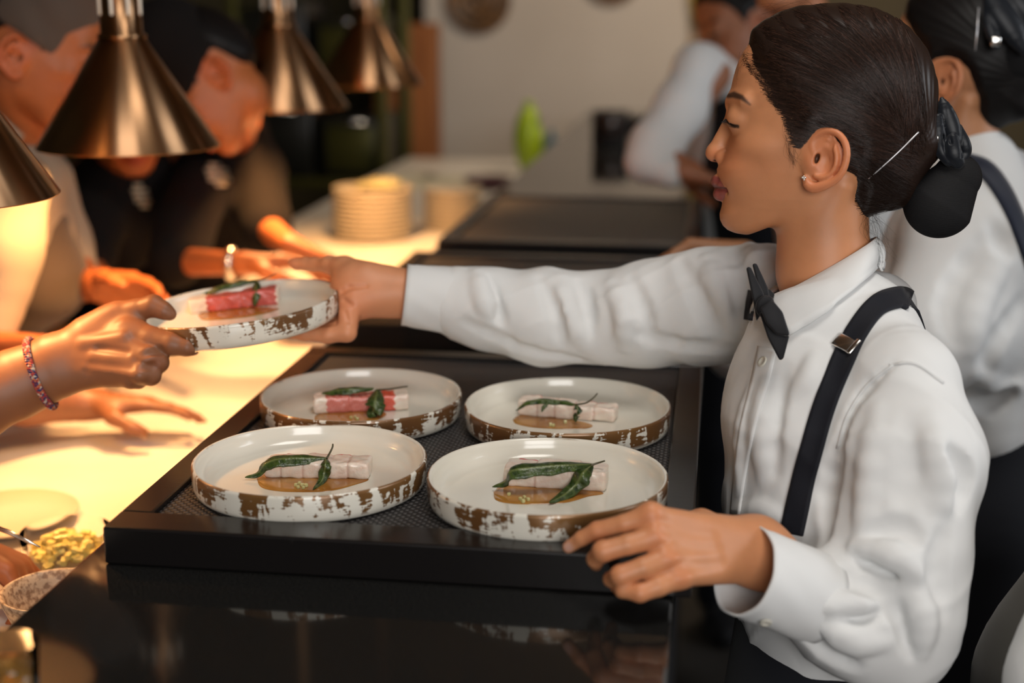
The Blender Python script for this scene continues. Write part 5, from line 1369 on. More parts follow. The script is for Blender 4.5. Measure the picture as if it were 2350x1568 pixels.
# ---------- person behind the waitress's head
W4 = body_empty((.42, 2.75, 0), 'person in white shirt mostly hidden behind the front waitress\'s head')
o4 = P(1812, -62, 2.55); HF4 = HeadFrame(o4, nrm(-FWD*.8-RGT*.5-UPV*.1), UPV, .00043)
B4 = Parts(); add_head(W4, B4, HF4, (.38, .15, .07), M['hair_black'], True, h=9, hairline=MEN, neck_to=P(1890, 170, 2.64)); h4 = P(1940, 720, 2.75)
K = Field(); K.u(Cone(P(1900, 300, 2.7), h4, .08, .09, RGT, 1.3), .03); px_chain(K, [(1870, 400, 2.60, 38), (1880, 620, 2.58, 29)], .01); simple_hand(K, P(1880, 610, 2.58), -UPV, RGT, curl=.4); px_chain(K, [(2080, 400, 2.75, 40), (2090, 620, 2.7, 30)], .01); simple_hand(K, P(2090, 610, 2.7), -UPV, -RGT, curl=.4, thumb=-1)
for sg in (1, -1):
    hp = h4+RGT*sg*.085; K.chain([(hp, .07), (down(hp, .5), .05), (down(hp, .1), .036)], .02)
me, V = sdf_mesh('core', K, .010); B4.add(V, me, (.38, .15, .07)); link('body', B4.mesh('body'), M['skin_back'], W4)
G = Field(); px_chain(G, [(1895, 140, 2.64, 84), (1930, 400, 2.70, 150), (1940, 660, 2.75, 135)], .04, RGT, 1.1); G.disp(rumple(.004, 22)); px_chain(G, [(1860, 200, 2.62, 60), (1870, 400, 2.60, 52), (1880, 590, 2.58, 40)], .03); px_chain(G, [(1990, 200, 2.7, 62), (2080, 400, 2.75, 55), (2090, 590, 2.7, 42)], .03); garment(W4, 'shirt', G, M['shirt'], .010)
legs(W4, h4, RGT, M['black_cloth']); shoes([h4+RGT*.085, h4-RGT*.085], -FWD*np.array([1, 1, 0]), W4, .012)
# ---------- person at the lower right corner, only a sleeve and grey apron in view
W5 = body_empty((.62, 1.15, 0), 'person at the lower right corner showing only a white sleeve and grey apron')
G = Field(); px_chain(G, [(2640, 900, 1.30, 130), (2600, 1180, 1.24, 125), (2480, 1470, 1.20, 112), (2425, 1570, 1.19, 100), (2400, 1680, 1.18, 90)], .03); G.disp(rumple(.003, 40))
px_chain(G, [(2760, 880, 1.42, 240), (2760, 1500, 1.42, 300)], .05); garment(W5, 'shirt', G, M['shirt'], .008)
M['grey_apron'] = cloth('grey_apron', (.10, .095, .085), rough=.9)
G = Field(); px_chain(G, [(2500, 1330, 1.34, 130), (2475, 1560, 1.34, 205), (2500, 1800, 1.36, 260), (2540, 2600, 1.5, 260)], .05); garment(W5, 'apron', G, M['grey_apron'], .010)
K = Field(); px_chain(K, [(2400, 1690, 1.18, 60), (2370, 1790, 1.18, 55)], .01); simple_hand(K, P(2370, 1790, 1.18), -UPV-RGT*.3, -RGT, curl=.3); px_chain(K, [(2740, 800, 1.42, 100), (2740, 1600, 1.45, 150), (2740, 3300, 1.7, 120)], .03)
B5 = Parts(); me, V = sdf_mesh('core', K, .008); B5.add(V, me, (.40, .2, .1))
HF5 = HeadFrame(P(2740, 420, 1.42), nrm(-RGT), UPV, .00043); add_head(W5, B5, HF5, (.40, .2, .1), M['hair_black'], True, h=9, hairline=MEN); link('body', B5.mesh('body'), M['skin_back'], W5)
# ---------- cook handing over the plate: the arm that enters at the left
TC = (.235, .092, .040)
W6 = body_empty((-.95, 1.05, 0), 'cook at the left border holding the tilted plate, braided bracelet on the wrist')
HC = Field(); pc = lambda r, d=1.54: r*d/FPX
ix = [(P(296, 770, 1.545), 44), (P(345, 782, 1.535), 33), (P(395, 790, 1.528), 27), (P(430, 797, 1.526), 21), (P(444, 800, 1.527), 16)]
mi = [(P(290, 800, 1.535), 40), (P(340, 822, 1.52), 28), (P(362, 832, 1.525), 25), (P(352, 812, 1.55), 20)]
ri = [(P(278, 832, 1.53), 37), (P(325, 856, 1.515), 26), (P(346, 862, 1.52), 23), (P(336, 842, 1.548), 18)]
pk = [(P(262, 856, 1.53), 30), (P(300, 872, 1.518), 20), (P(318, 874, 1.522), 18), (P(310, 858, 1.545), 15)]
for ch in (ix, mi, ri, pk): HC.chain([(p, pc(r)) for p, r in ch], .0028)
HC.chain([(P(205, 770, 1.55), pc(44)), (P(272, 724, 1.555), pc(30)), (P(312, 712, 1.552), pc(22)), (P(352, 702, 1.548), pc(22.5)), (P(378, 714, 1.545), pc(16)), (P(392, 722, 1.545), pc(12.5))], .009)
wrc = P(112, 848, 1.545)
for (a, ra), rb, off in ((ix[0], 46, (0, -28)), (mi[0], 44, (0, -8)), (ri[0], 42, (0, 12)), (pk[0], 38, (0, 26))): HC.u(Cone(a, P(120+off[0], 846+off[1], 1.545), pc(ra*.86), pc(rb)), .010)
HC.u(Cone(P(240, 742, 1.555), P(140, 815, 1.55), pc(30), pc(44)), .014)
HC.chain([(wrc, pc(63)), (P(40, 880, 1.54), pc(72)), (P(-90, 940, 1.52), pc(88)), (P(-330, 1060, 1.46), pc(98))], .02, FWD, .85)
for a, b in (((225, 800), (292, 812)), ((205, 838), (300, 848)), ((200, 852), (290, 868)), ((330, 812), (372, 806)), ((322, 846), (352, 840))):
    q, ok = march(HC, np.array([a[0], b[0]]), np.array([a[1], b[1]])); HC.sub(Cone(q[0]-FWD*.003, q[1]-FWD*.003, .0034, .003), .006)
for a, b in (((215, 820), (300, 826)), ((205, 845), (315, 862)), ((190, 790), (280, 775))):
    q, ok = march(HC, np.array([a[0], b[0]]), np.array([a[1], b[1]])); HC.u(Cone(q[0]+FWD*.0048, q[1]+FWD*.0048, .0045, .0055), .008)
HC.sub(Fn(plate_clear, FR5.c-.14, FR5.c+.14), .0005)
BC = Parts(); me, V = sdf_mesh('hand_c', HC, .0015, margin=.008); BC.add(V, me, hand_color(V, TC, [(ix[0][0], .012), (P(362, 832, 1.51), .01)]))
K = Field(); K.chain([(P(-320, 1050, 1.46), .042), (P(-480, 700, 1.40), .045), (P(-560, 500, 1.42), .05)], .01); K.chain([(P(-640, 500, 1.42), .10), (P(-640, 1300, 1.35), .11)], .03, FWD, 1.3); K.chain([(P(-600, 1300, 1.3), .085), (down(P(-600, 1300, 1.3), .1), .05)], .02)
K.chain([(P(-600, 500, 1.42), .05), (P(-600, 300, 1.42), .05)], .02); K.chain([(P(-560, 520, 1.5), .05), (P(-200, 800, 1.85), .042), (P(60, 920, 2.05), .034), (P(215, 928, 2.10), .026)], .02); simple_hand(K, P(215, 928, 2.10), RGT, -UPV, curl=.25, thumb=-1, spread=.05); me, V = sdf_mesh('core', K, .010); BC.add(V, me, TC)
HF6 = HeadFrame(P(-610, 130, 1.42), RGT, UPV, .00043); add_head(W6, BC, HF6, TC, M['hair_black'], True, h=9, hairline=MEN)
M['skin_cook'] = M['skin']; link('body', BC.mesh('body'), M['skin'], W6)
G = Field(); G.chain([(P(-640, 480, 1.42), .12), (P(-640, 1300, 1.35), .13)], .04, FWD, 1.3); G.chain([(P(-560, 520, 1.42), .075), (P(-500, 700, 1.40), .07)], .04); garment(W6, 'jacket', G, M['shirt'], .010)
# braided bracelet: three strands twisted around the wrist, coloured threads
M['thread'] = mat('threads', (.3, .05, .04), .8)
def _thr():
    m = M['thread']; b = m.node_tree.nodes['Principled BSDF']; tc = nd(m, 'ShaderNodeTexCoord'); v = nd(m, 'ShaderNodeTexVoronoi'); v.inputs['Scale'].default_value = 420; lk(m, tc.outputs['Object'], v.inputs['Vector'])
    r = nd(m, 'ShaderNodeValToRGB'); r.color_ramp.interpolation = 'CONSTANT'; els = r.color_ramp.elements
    for p_, c in ((0, (.30, .03, .03, 1)), (.25, (.45, .38, .32, 1)), (.42, (.03, .03, .10, 1)), (.6, (.42, .12, .05, 1)), (.78, (.10, .02, .06, 1))):
        e = els.new(p_) if p_ not in (0,) else els[0]; e.color = c
    sp = nd(m, 'ShaderNodeSeparateColor'); lk(m, v.outputs['Color'], sp.inputs[0]); lk(m, sp.outputs[0], r.inputs[0]); lk(m, r.outputs[0], b.inputs['Base Color'])
_thr()
ring = []
q, ok = march(HC, np.linspace(72, 112, 12)+np.array([10*math.sin(math.pi*i/11) for i in range(12)]), np.linspace(786, 910, 12))
ctr = P(72, 866, 1.545); ax = nrm(P(60, 872, 1.54)-P(120, 846, 1.545))
brc = empty('bracelet_tmp', (0, 0, 0)); bpy.data.objects.remove(brc)
e1 = nrm(np.cross(ax, FWD)); e2 = np.cross(ax, e1); ctr = P(92, 851, 1.545)
tt = np.linspace(0, 2*math.pi, 90); rad = []
for t_ in tt:
    dr = e1*math.cos(t_)+e2*math.sin(t_); lo_, hi_ = 0.0, .07
    for _ in range(14):
        m_ = (lo_+hi_)/2
        if HC((ctr+dr*m_)[None])[0] < 0: lo_ = m_
        else: hi_ = m_
    rad.append(lo_)
rad = np.array(rad); mes = []
for j in range(3):
    ph = tt*26+j*2.094
    pts = np.array([ctr+(e1*math.cos(t_)+e2*math.sin(t_))*(r_+.0030+.0018*math.cos(p_))+ax*(.0027*math.sin(p_)+.0045*math.sin(t_+.8)) for t_, r_, p_ in zip(np.interp(np.linspace(0, 89, 400), np.arange(90), tt), np.interp(np.linspace(0, 89, 400), np.arange(90), rad), np.linspace(0, 52*math.pi, 400)+j*2.094)])
    mes.append(tube_me('b', pts, .0018, 6, False))
tag(link('bracelet', join_me('bracelet', mes), M['thread'], W6), 'braided red, white and blue thread bracelet', kind='stuff')
# ---------- cooks behind the pass
TK = (.42, .12, .035)
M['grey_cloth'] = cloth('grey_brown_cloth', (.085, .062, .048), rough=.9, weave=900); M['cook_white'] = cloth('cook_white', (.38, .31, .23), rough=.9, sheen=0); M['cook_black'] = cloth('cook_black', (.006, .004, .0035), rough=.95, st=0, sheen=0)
M['cream_print'] = mat('cream_print', (.55, .45, .30), .7)
W7 = body_empty((-1.35, 2.4, 0), 'cook in grey cap, white shirt and grey apron behind the large heat lamp')
HF7 = HeadFrame(P(62, 148, 2.2), nrm(RGT*.88+FWD*.20-UPV*.42), nrm(UPV+RGT*.4), .00046)
B7 = Parts(); add_head(W7, B7, HF7, TK, M['hair_black'], True, h=6.5, hairline=MEN, neck_to=P(25, 400, 2.3))
G = Field(); G.u(Cone(lv(-25, 125, 0), lv(-40, 330, 0), 190, 215), 20); G.cut(lambda p: (70-p[:, 1]-.12*p[:, 0]).astype(np.float32)); G.disp(lambda p: (3*np.sin(p[:, 1]*.05+np.sin(p[:, 0]*.02)*2)).astype(np.float32))
me, V = sdf_mesh('cap', G, 8, margin=10); me.vertices.foreach_set('co', HF7.w(V).astype(np.float32).ravel()); me.update(); link('cap', me, M['grey_cloth'], W7)
K = Field(); S7 = nrm(np.array([.2, -1, 0])); h7 = np.array([-1.42, 2.30, .95])
K.u(Cone(P(20, 480, 2.3), h7, .09, .10, S7, 1.3), .03); K.chain([(P(140, 560, 2.45), .04), (P(190, 650, 2.40), .03), (P(235, 655, 2.3), .027)], .01); simple_hand(K, P(225, 655, 2.3), RGT*.9-UPV*.1-FWD*.3, -UPV*.6-FWD*.5, curl=.45, thumb=-1)
K.chain([(P(-40, 560, 2.15), .045), (P(-70, 740, 2.1), .035), (P(-40, 786, 2.08), .027)], .01); simple_hand(K, P(-40, 786, 2.08), RGT, -UPV, curl=.3, thumb=1)
for sg in (1, -1):
    hp = h7+S7*sg*.085; K.chain([(hp, .07), (down(hp, .5), .05), (down(hp, .1), .04)], .02)
me, V = sdf_mesh('core', K, .0065); B7.add(V, me, TK); link('body', B7.mesh('body'), M['skin_back'], W7)
G = Field(); px_chain(G, [(40, 420, 2.26, 110), (20, 560, 2.35, 150)], .03, S7, 1.3); G.u(Cone(P(20, 560, 2.35), h7+[0, 0, .03], .105, .115, S7, 1.3), .03); px_chain(G, [(30, 430, 2.12, 85), (-10, 560, 2.1, 95), (-30, 700, 2.1, 72), (-20, 760, 2.09, 52)], .04)
px_chain(G, [(90, 420, 2.42, 85), (140, 560, 2.45, 62), (185, 645, 2.42, 48)], .03); G.disp(rumple(.004, 26)); garment(W7, 'shirt', G, M['cook_white'], .008)
G = Field(); px_chain(G, [(98, 520, 2.30, 60), (92, 640, 2.34, 90)], .03, S7, 1.2); G.chain([(P(92, 640, 2.34), .075), (h7+[.07, 0, .0], .09), (h7+[.07, 0, -.5], .10)], .03, S7, 1.2); garment(W7, 'apron', G, M['grey_cloth'], .009)
simple_collar(W7, HF7, M['cook_white'])
legs(W7, h7, S7, M['black_cloth']); shoes([h7+S7*.085, h7-S7*.085], RGT, W7, .012)
def black_cook(label, loc, ear, dpt, fwd, up, torso, arms, hip, logo, name_first=True):
    Wn = body_empty(loc, label); fr = HeadFrame(P(ear[0], ear[1], dpt), nrm(fwd), nrm(up), .00046); B = Parts(); add_head(Wn, B, fr, TK, M['hair_black'], True, h=7, hairline=MEN, thick=22, neck_to=P(*torso[0][:3]))
    K = Field(); hp0 = np.array(hip, float); Sx = nrm(np.array([.25, -1, 0])); K.u(Cone(P(*torso[0][:3]), hp0, .08, .09, Sx, 1.3), .03)
    for pts, hd, nn, cu, th_ in arms:
        px_chain(K, [(*p, r) for *p, r in pts], .012); simple_hand(K, P(*pts[-1][:3]), hd, nn, curl=cu, thumb=th_)
    for sg in (1, -1):
        hp = hp0+Sx*sg*.085; K.chain([(hp, .07), (down(hp, .5), .05), (down(hp, .1), .04)], .02)
    me, V = sdf_mesh('core', K, .007); B.add(V, me, TK); link('body', B.mesh('body'), M['skin_back'], Wn)
    G = Field(); px_chain(G, torso, .04, Sx, 1.25); lt = torso[-1]; G.u(Cone(P(*lt[:3]), hp0+[0, 0, .03], lt[3]*lt[2]/FPX, .115, Sx, 1.25), .04)
    for pts, hd, nn, cu, th_ in arms: px_chain(G, [(x, y, d, r*1.9) for x, y, d, r in pts[:2]], .04)
    G.disp(rumple(.004, 22)); garment(Wn, 'shirt', G, M['cook_black'], .008)
    CP = Field(); CP.u(Cone(lv(-20, 110, 0), lv(-45, 250, 0), 196, 205), 20); CP.cut(lambda p: (62-p[:, 1]-.10*p[:, 0]).astype(np.float32)); me, V = sdf_mesh('cap', CP, 9, margin=10); me.vertices.foreach_set('co', fr.w(V).astype(np.float32).ravel()); me.update(); link('cap', me, M['cook_black'], Wn)
    lx, ly, lw, lh = logo; rows = []
    for i in range(5):
        q, ok = march(G, np.array([lx+lw*(.5 if i in (0, 4) else 1)*s_ for s_ in (-.5, 0, .5)])+(i-2)*4, np.array([ly+(i-2)*lh/5.0]*3), 1.6)
        if ok.all(): rows.append(tube_me('lg', q-FWD*.004, .0042, 6))
    if rows: tag(link('shirt_print', join_me('print', rows), M['cream_print'], Wn), 'cream printed badge on the black shirt', kind='stuff')
    legs(Wn, hp0, Sx, M['black_cloth']); shoes([hp0+Sx*.085, hp0-Sx*.085], RGT, Wn, .012); return Wn, G
W8, G8 = black_cook('cook in black shirt with bowed head, ear and jaw beside the large heat lamp', (-1.35, 3.0, 0), (505, 205), 2.55, -RGT*.45-UPV*.85-FWD*.15, UPV*.5-RGT*.75,
    [(520, 310, 3.0, 95), (510, 430, 3.05, 122), (470, 540, 3.1, 125)],
    [([(585, 400, 3.0, 38), (610, 520, 2.85, 33), (665, 562, 2.7, 25)], RGT*.9-UPV*.35, -UPV, .45, 1), ([(450, 440, 2.85, 40), (405, 600, 2.6, 34), (560, 606, 2.5, 25)], RGT*.95+UPV*.05, -UPV, .4, -1)], (-1.45, 3.05, .95), (500, 402, 46, 56))
wc = P(530, 605, 2.51); wm = lathe_me('watch', [(.026, -.007), (.030, -.006), (.030, .006), (.026, .007)], 32, closed=True)
zx = nrm(RGT); xx = nrm(np.cross([0, 0, 1], zx)); yx = np.cross(zx, xx); wm.transform(Matrix([[xx[0], yx[0], zx[0], wc[0]], [xx[1], yx[1], zx[1], wc[1]], [xx[2], yx[2], zx[2], wc[2]], [0, 0, 0, 1]])); link('wristwatch', wm, M['steel'], W8)
W9, G9 = black_cook('cook in black shirt whose face is hidden behind the large heat lamp', (-1.5, 2.9, 0), (285, 262), 2.62, -FWD*.55-UPV*.55+RGT*.3, UPV*.8-FWD*.5,
    [(290, 400, 2.85, 105), (270, 500, 2.85, 120)], [([(220, 440, 2.75, 40), (200, 600, 2.6, 34), (260, 690, 2.5, 26)], RGT*.8-UPV*.2, -UPV, .4, 1)], (-1.50, 2.62, .95), (325, 450, 34, 60))
# ------------------------------------------------------------------ things on the pass, on the counter and along the back
M['clay'] = mat('speckled_clay', (.40, .30, .20), .45); add_noise_color(M['clay'], (.22, .14, .09), (.48, .37, .26), 160, 4, .38, .55, bump=.15)
M['cream_china'] = mat('cream_china', (.62, .55, .42), .25)
M['terracotta_china'] = mat('orange_china', (.55, .24, .07), .3)
M['yellow_food'] = mat('chopped_yellow', (.75, .64, .20), .4)
M['amber'] = mat('amber_liquid', (.55, .30, .08), .05, 0, Transmission_Weight=.8, IOR=1.34)
def lathe_obj(name, prof, c, m, label, cat, group=None, n=56):
    return tag(link(name, lathe_me(name, prof, n, tuple(c)), m), label, cat, group)
def bowl_prof(r, h, th=.004, foot=.5): return [(.0005, .002), (r*foot*.9, .001), (r*foot, 0), (r*foot*1.05, .003), (r*.80, h*.42), (r*.95, h*.8), (r, h-.001), (r-th*.4, h), (r-th, h-.0015), (r*.93-th, h*.8), (r*.78-th, h*.44), (r*foot, .008), (.0005, .006)]
c = onz(128, 1352, ZP+.056); c[2] = ZP+.0005; c[0] = min(c[0], XL-.062)
lathe_obj('bowl', bowl_prof(.056, .056), c, M['clay'], 'speckled brown clay bowl tucked under the black counter edge', 'bowl')
c = onz(150, 1215, ZP+.04); c[2] = ZP+.0005
dish = empty('glass_dish', c, 'small glass dish of chopped yellow garnish beside the bowl', 'dish')
link('glass_wall', lathe_me('gd', [(.0005, 0), (.046, 0), (.050, .004), (.052, .038), (.0505, .0385), (.0485, .006), (.0005, .004)], 48, tuple(c)), M['glass'], dish)
rg = np.random.default_rng(3); mes = []
for i in range(170):
    a, r = rg.uniform(0, 6.28), .043*math.sqrt(rg.uniform()); s_ = rg.uniform(.003, .006); z = .006+.030*(1-(r/.05)**2)*rg.uniform(.3, 1)
    me = box_me('d', (-s_, -s_*.6, -s_*.5), (s_, s_*.6, s_*.5)); me.transform(Matrix.Translation(Vector(c)+Vector((r*math.cos(a), r*math.sin(a), z)))@Matrix.Rotation(rg.uniform(0, 3), 4, 'Z')@Matrix.Rotation(rg.uniform(-.6, .6), 4, 'X')); mes.append(me)
tag(link('chopped_garnish', join_me('cg', mes), M['yellow_food'], smooth=False), 'heap of chopped yellow garnish in the small glass dish', 'garnish', kind='stuff')
c = onz(20, 1172, ZP+.02); c[2] = ZP+.0005
lathe_obj('side_plate', [(.0005, .002), (.05, 0), (.055, .003), (.085, .016), (.0845, .018), (.05, .006), (.0005, .005)], c, M['cream_china'], 'cream side plate cut by the left border behind the glass dish', 'plate')
c = onz(150, 765, ZP+.045); c[2] = ZP+.0005
lathe_obj('bowl', bowl_prof(.085, .045), c, M['terracotta_china'], 'orange glazed bowl behind the hand with the bracelet', 'bowl')
c = onz(165, 885, ZP+.03); c[2] = ZP+.0005
lathe_obj('bowl', bowl_prof(.062, .040), c, M['cream_china'], 'cream bowl under the wrist with the bracelet', 'bowl')
c = onz(8, 1500, ZC+.045); c[2] = ZC+.0005
g = empty('tumbler', c, 'small glass of amber drink on the black counter corner', 'glass')
link('glass_wall', lathe_me('tw', [(.0005, 0), (.019, 0), (.021, .002), (.0245, .052), (.0235, .0525), (.0205, .008), (.0005, .007)], 48, tuple(c)), M['glass'], g)
link('drink', lathe_me('td', [(.0005, .0074), (.0203, .0082), (.0222, .034), (.0005, .034)], 48, tuple(c)), M['amber'], g)
# hand with tweezers at the left border (its cook stands outside the frame)
W10 = body_empty((-1.5, .7, 0), 'cook at the left border with only fingers and tweezers in view')
K = Field(); wp = P(-110, 1250, 1.52); simple_hand(K, wp, RGT*.85-UPV*.35+FWD*.1, -UPV*.8-RGT*.1, L=.075, curl=.75, thumb=1); px_chain(K, [(-110, 1250, 1.52, 52), (-420, 1200, 1.5, 80)], .012)
K.chain([(P(-420, 1200, 1.5), .038), (np.array([-1.42, .72, 1.12]), .045), (np.array([-1.45, .70, 1.32]), .055), (np.array([-1.5, .70, 1.40]), .06)], .02)
K.u(Cone((-1.5, .7, 1.32), (-1.5, .7, .9), .10, .11, (0, 1, 0), 1.4), .03)
for sg in (1, -1): K.chain([(np.array([-1.5, .7+.09*sg, .9]), .075), (np.array([-1.5, .7+.09*sg, .08]), .04)], .02)
BQ = Parts(); me, V = sdf_mesh('hq', K, .005); BQ.add(V, me, TK)
HF10 = HeadFrame((-1.47, .7, 1.62), (1, 0, -.2), (0, 0, 1), .00043); add_head(W10, BQ, HF10, TK, M['hair_black'], True, h=9, hairline=MEN); link('body', BQ.mesh('body'), M['skin_back'], W10)
G = Field(); G.u(Cone((-1.5, .7, 1.36), (-1.5, .7, .88), .13, .14, (0, 1, 0), 1.35), .03); G.chain([(np.array([-1.46, .70, 1.32]), .075), (np.array([-1.42, .72, 1.14]), .065)], .03); garment(W10, 'jacket', G, M['cook_white'], .010)
legs(W10, np.array([-1.5, .7, .92]), np.array([0, 1., 0]), M['black_cloth']); shoes([np.array([-1.5, .6, 0]), np.array([-1.5, .8, 0])], np.array([1., 0, 0]), W10, .012)
tw = empty('tweezers', P(40, 1235, 1.5), 'thin steel tweezers at the left border above the garnish dish', 'tweezers')
for o_ in (0, 1): link('arm', tube_me('tz', np.array([P(-60, 1192, 1.52), P(20, 1224-o_*5, 1.50), P(92, 1256, 1.485)]), np.array([.0022, .0018, .0008]), 8), M['steel'], tw)
# stacks of plates
SP = lathe_me('stack_plate', [(.0005, .002), (.060, 0), (.066, .002), (.100, .010), (.105, .0155), (.1035, .0165), (.098, .0125), (.064, .005), (.0005, .004)], 48)
SP.materials.append(M['cream_china']); SP.polygons.foreach_set('use_smooth', np.ones(len(SP.polygons), dtype=bool))
for (px, py, n, sc, lb) in ((857, 548, 11, 1.03, 'cream plate in the left stack on the pass'), (1040, 524, 9, .80, 'cream plate in the smaller right stack on the pass')):
    b = onz(px, py, ZP)
    for k in range(n):
        o = bpy.data.objects.new('stacked_plate', SP); COL.objects.link(o); o.location = (b[0]+random.uniform(-.002, .002), b[1]+random.uniform(-.002, .002), ZP+.0005+k*.0125); o.scale = (sc, sc, 1)
        tag(o, lb+(', topmost of its stack' if k == n-1 else ', lowest of its stack' if k == 0 else ''), 'plate', lb.replace('cream plate', 'cream plates'))
M['napkin'] = cloth('napkin', (.45, .42, .22), st=.3)
F = Field(); b = onz(857, 548, ZP); F.u(Box((b[0]+.02, b[1]+.01, ZP+.1485), (.055, .045, .007), rd=.006), 0); F.u(Box((b[0]+.03, b[1]+.01, ZP+.158), (.035, .035, .006), rd=.005), .004); F.disp(lambda p: (.0015*np.sin(p[:, 0]*90)*np.sin(p[:, 1]*80)).astype(np.float32))
me, V = sdf_mesh('napkin', F, .003); tag(link('folded_napkin', me, M['napkin']), 'folded olive napkin on top of the left plate stack', 'napkin')
M['purple'] = mat('purple_glaze', (.05, .012, .02), .3)
c = onz(1120, 415, ZP+.03); c[2] = ZP+.0005; c[0] = min(c[0], XL-.09)
lathe_obj('dish', bowl_prof(.085, .04), c, M['purple'], 'dark purple shallow dish at the far end of the pass', 'dish')
M['paper'] = mat('paper', (.55, .52, .38), .7)
for i, (px, py, a_) in enumerate(((985, 428, .2), (1040, 412, -.1), (950, 408, .5))):
    c = onz(px, py, ZP); me = box_me('p', (-.10, -.07, .0004+.0), (.10, .07, .004)); me.transform(Matrix.Translation((c[0]-.02, c[1], ZP+.0003))@Matrix.Rotation(a_, 4, 'Z'))
    tag(link('order_pad', me, M['paper'], smooth=False), ['pale order pad behind the smaller plate stack', 'pale order pad nearest the counter at the far end of the pass', 'turned pale order pad at the kitchen side of the pass'][i], 'notepad')
# lime green jug with blue cap beside the pale wall panel
c = onz(1212, 392, ZP); c[2] = ZP+.0005; c[0] = -.700
M['lime'] = mat('lime_plastic', (.28, .40, .01), .35); M['blue'] = mat('blue_plastic', (.02, .10, .16), .4)
F = Field(); F.u(Ell((c[0], c[1], ZP+.115), (.055, .048, .122)), .0); F.u(Cone((c[0], c[1], ZP+.17), (c[0], c[1], ZP+.222), .032, .019), .02); F.sub(Ell((c[0]+.035, c[1]-.01, ZP+.165), (.014, .03, .03)), .01); F.cut(lambda p: (ZP+.001-p[:, 2]).astype(np.float32))
me, V = sdf_mesh('jug', F, .004); jg = tag(link('plastic_jug', me, M['lime']), 'lime green plastic jug at the far end of the pass', 'jug')
link('cap', lathe_me('cp', [(.0005, 0), (.019, 0), (.019, .022), (.0005, .022)], 24, (c[0]+.0, c[1], ZP+.235)), M['lime'], jg)
lathe_obj('bottle', [(.0005, 0), (.028, 0), (.03, .004), (.03, .09), (.012, .12), (.012, .145), (.0005, .145)], (c[0]+.075, c[1]+.08, ZP+.0005), M['blue'], 'small blue bottle right of the lime green jug', 'bottle')
# black box and tray at the counter's far end
M['black_plastic'] = mat('black_plastic', (.006, .005, .005), .35)
c = onz(1400, 335, ZC)
t = empty('card_terminal', (c[0], c[1], ZC), 'black boxy terminal on the far end of the bar counter', 'terminal')
link('casing', box_me('bx', (c[0]-.058, c[1]-.05, ZC+.0005), (c[0]+.058, c[1]+.06, ZC+.118), .008, 3), M['black_plastic'], t)
link('side_dock', box_me('bd', (c[0]+.058, c[1]-.03, ZC+.035), (c[0]+.145, c[1]+.05, ZC+.10), .012, 3), M['black_plastic'], t)
link('screen', box_me('bs', (c[0]-.045, c[1]-.0515, ZC+.03), (c[0]+.045, c[1]-.049, ZC+.105), .001, 1), mat('dark_screen', (.02, .012, .01), .15), t)
# woven wall discs
M['woven'] = mat('woven_bronze', (.12, .06, .025), .5)
add_noise_color(M['woven'], (.035, .018, .008), (.20, .10, .035), 40, 3, .4, .6)
for px, py, r, lb in ((1099, 0, .147, 'round woven bronze disc on the pale wall panel above the plate stacks'), (1406, -62, .135, 'round woven bronze disc cut off by the top border, right of the other')):
    v = ray(px, py); tt_ = 6.55/v[1]; c = CAM+v*tt_; prof = [(.0005, .01)]
    for k in range(8): a = r*(k+.5)/8; prof += [(a-.004, .012+.012*(k % 2)), (a+.006, .022-.010*(k % 2))]
    prof += [(r, .030), (r+.004, .015), (r, .0), (.0005, .0)]
    Mx = np.eye(4); Mx[:3, 0] = (1, 0, 0); Mx[:3, 1] = (0, 0, 1); Mx[:3, 2] = (0, -1, 0); c[1] = 6.549
    tag(link('wall_disc', lathe_me('wd', prof, 64, tuple(c), M=Mx), M['woven']), lb, 'wall decoration')
# kitchen shelving, wooden post and fittings behind the lamps
M['olive_steel'] = mat('olive_steel', (.09, .085, .02), .35, .6); M['orange_wood'] = mat('orange_wood', (.28, .09, .02), .5); add_noise_color(M['orange_wood'], (.20, .06, .012), (.34, .12, .03), 5, 4, stretch=(6, 6, .6))
sx0, sx1, sy = P(560, 300, 5.7)[0], P(920, 300, 5.7)[0], P(740, 300, 5.7)[1]
t = empty('kitchen_shelving', ((sx0+sx1)/2, sy, 0), 'dark olive steel kitchen shelving behind the heat lamps', 'shelving')
for z in (.35, .80, 1.19, 1.62, 2.05): link('shelf', box_me('sf', (sx0, sy-.2, z), (sx1, sy+.25, z+.035), .004), M['olive_steel'], t)
for x in (sx0, sx1-.04):
    for y in (sy-.2, sy+.21): link('post', box_me('po', (x, y, 0), (x+.04, y+.04, 2.2), .003), M['olive_steel'], t)
M['oven_black'] = mat('oven_black', (.01, .010, .008), .3)
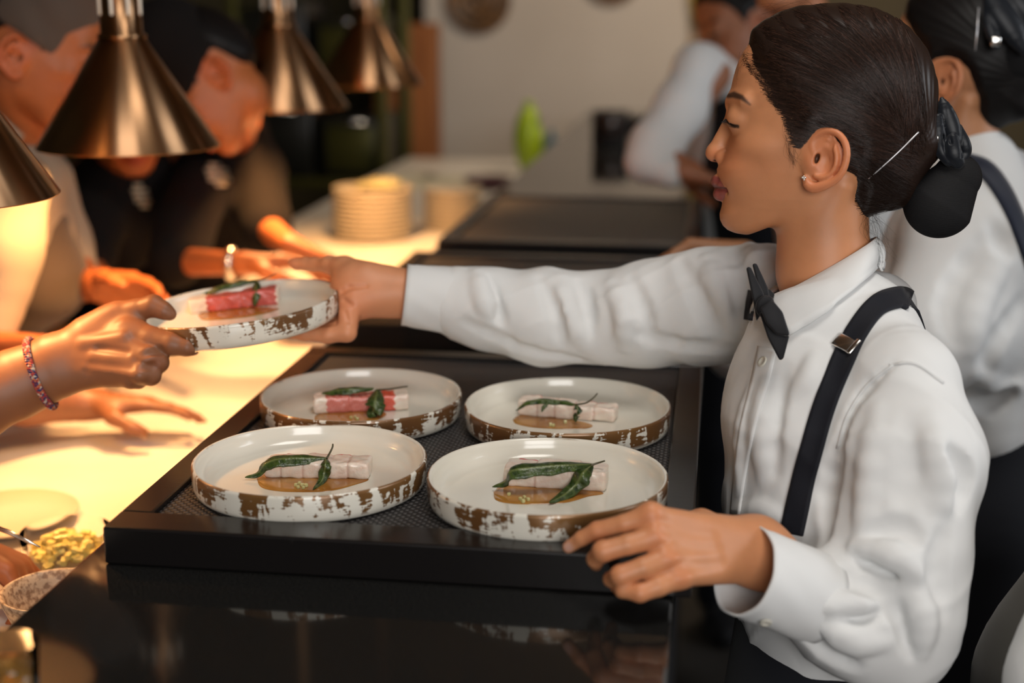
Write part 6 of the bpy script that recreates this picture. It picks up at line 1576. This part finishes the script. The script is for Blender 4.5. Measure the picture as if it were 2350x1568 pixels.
for i, (a_, b_, z0, z1) in enumerate(((.04, .48, 1.226, 1.52), (.53, .93, 1.226, 1.46), (.06, .50, .836, 1.12), (.55, .95, .836, 1.08), (.1, .6, 1.656, 1.90))):
    lo = (sx0+(sx1-sx0)*a_, sy-.16, z0); hi = (sx0+(sx1-sx0)*b_, sy+.2, z1)
    lb = ['black oven on the upper middle shelf, left of the pair', 'black oven on the upper middle shelf, right of the pair', 'black crate on the lower middle shelf, left of the pair', 'black crate on the lower middle shelf, right of the pair', 'black crate alone on the top shelves'][i]
    e = empty('oven' if i < 2 else 'crate', ((lo[0]+hi[0])/2, sy, z0), lb, 'oven' if i < 2 else 'crate')
    link('casing', box_me('oc', lo, hi, .01, 2), M['oven_black'], e); link('front_panel', box_me('of', (lo[0]+.03, lo[1]-.008, lo[2]+.03), (hi[0]-.03, lo[1]-.0005, hi[2]-.04), .002), M['olive_steel'] if i % 2 else M['oven_black'], e)
    link('handle', tube_me('oh', [(lo[0]+.05, lo[1]-.03, hi[2]-.02), (hi[0]-.05, lo[1]-.03, hi[2]-.02)], .006, 8), M['steel'], e)
pc_ = P(962, 300, 6.1)
tag(link('trim_2', box_me('tp', (pc_[0]-.075, pc_[1], 0), (pc_[0]+.075, pc_[1]+.12, 1.42), .004), M['orange_wood'], smooth=False), kind='structure')
tag(link('trim_3', box_me('tp', (pc_[0]-.19, pc_[1]-.02, 0), (pc_[0]-.10, pc_[1]+.1, 1.23), .004), M['orange_wood'], smooth=False), kind='structure')
# yellow shaded wall lamp and dark plant beyond the pale panel
M['yellow_shade'] = mat('yellow_shade', (.45, .30, .02), .6)
c = P(1618, 22, 6.3); wl = empty('wall_lamp', c, 'yellow shaded lamp right of the pale wall panel', 'lamp')
link('shade', lathe_me('ws', [(.055, -.07), (.075, .07), (.073, .07), (.053, -.07)], 32, tuple(c), True), M['yellow_shade'], wl)
link('stem', tube_me('wst', [tuple(c+[0, 0, -.0]), tuple(c+[0, .5, .05]), (c[0], Y1-.001, c[2]+.05)], .010, 8), M['steel'], wl)
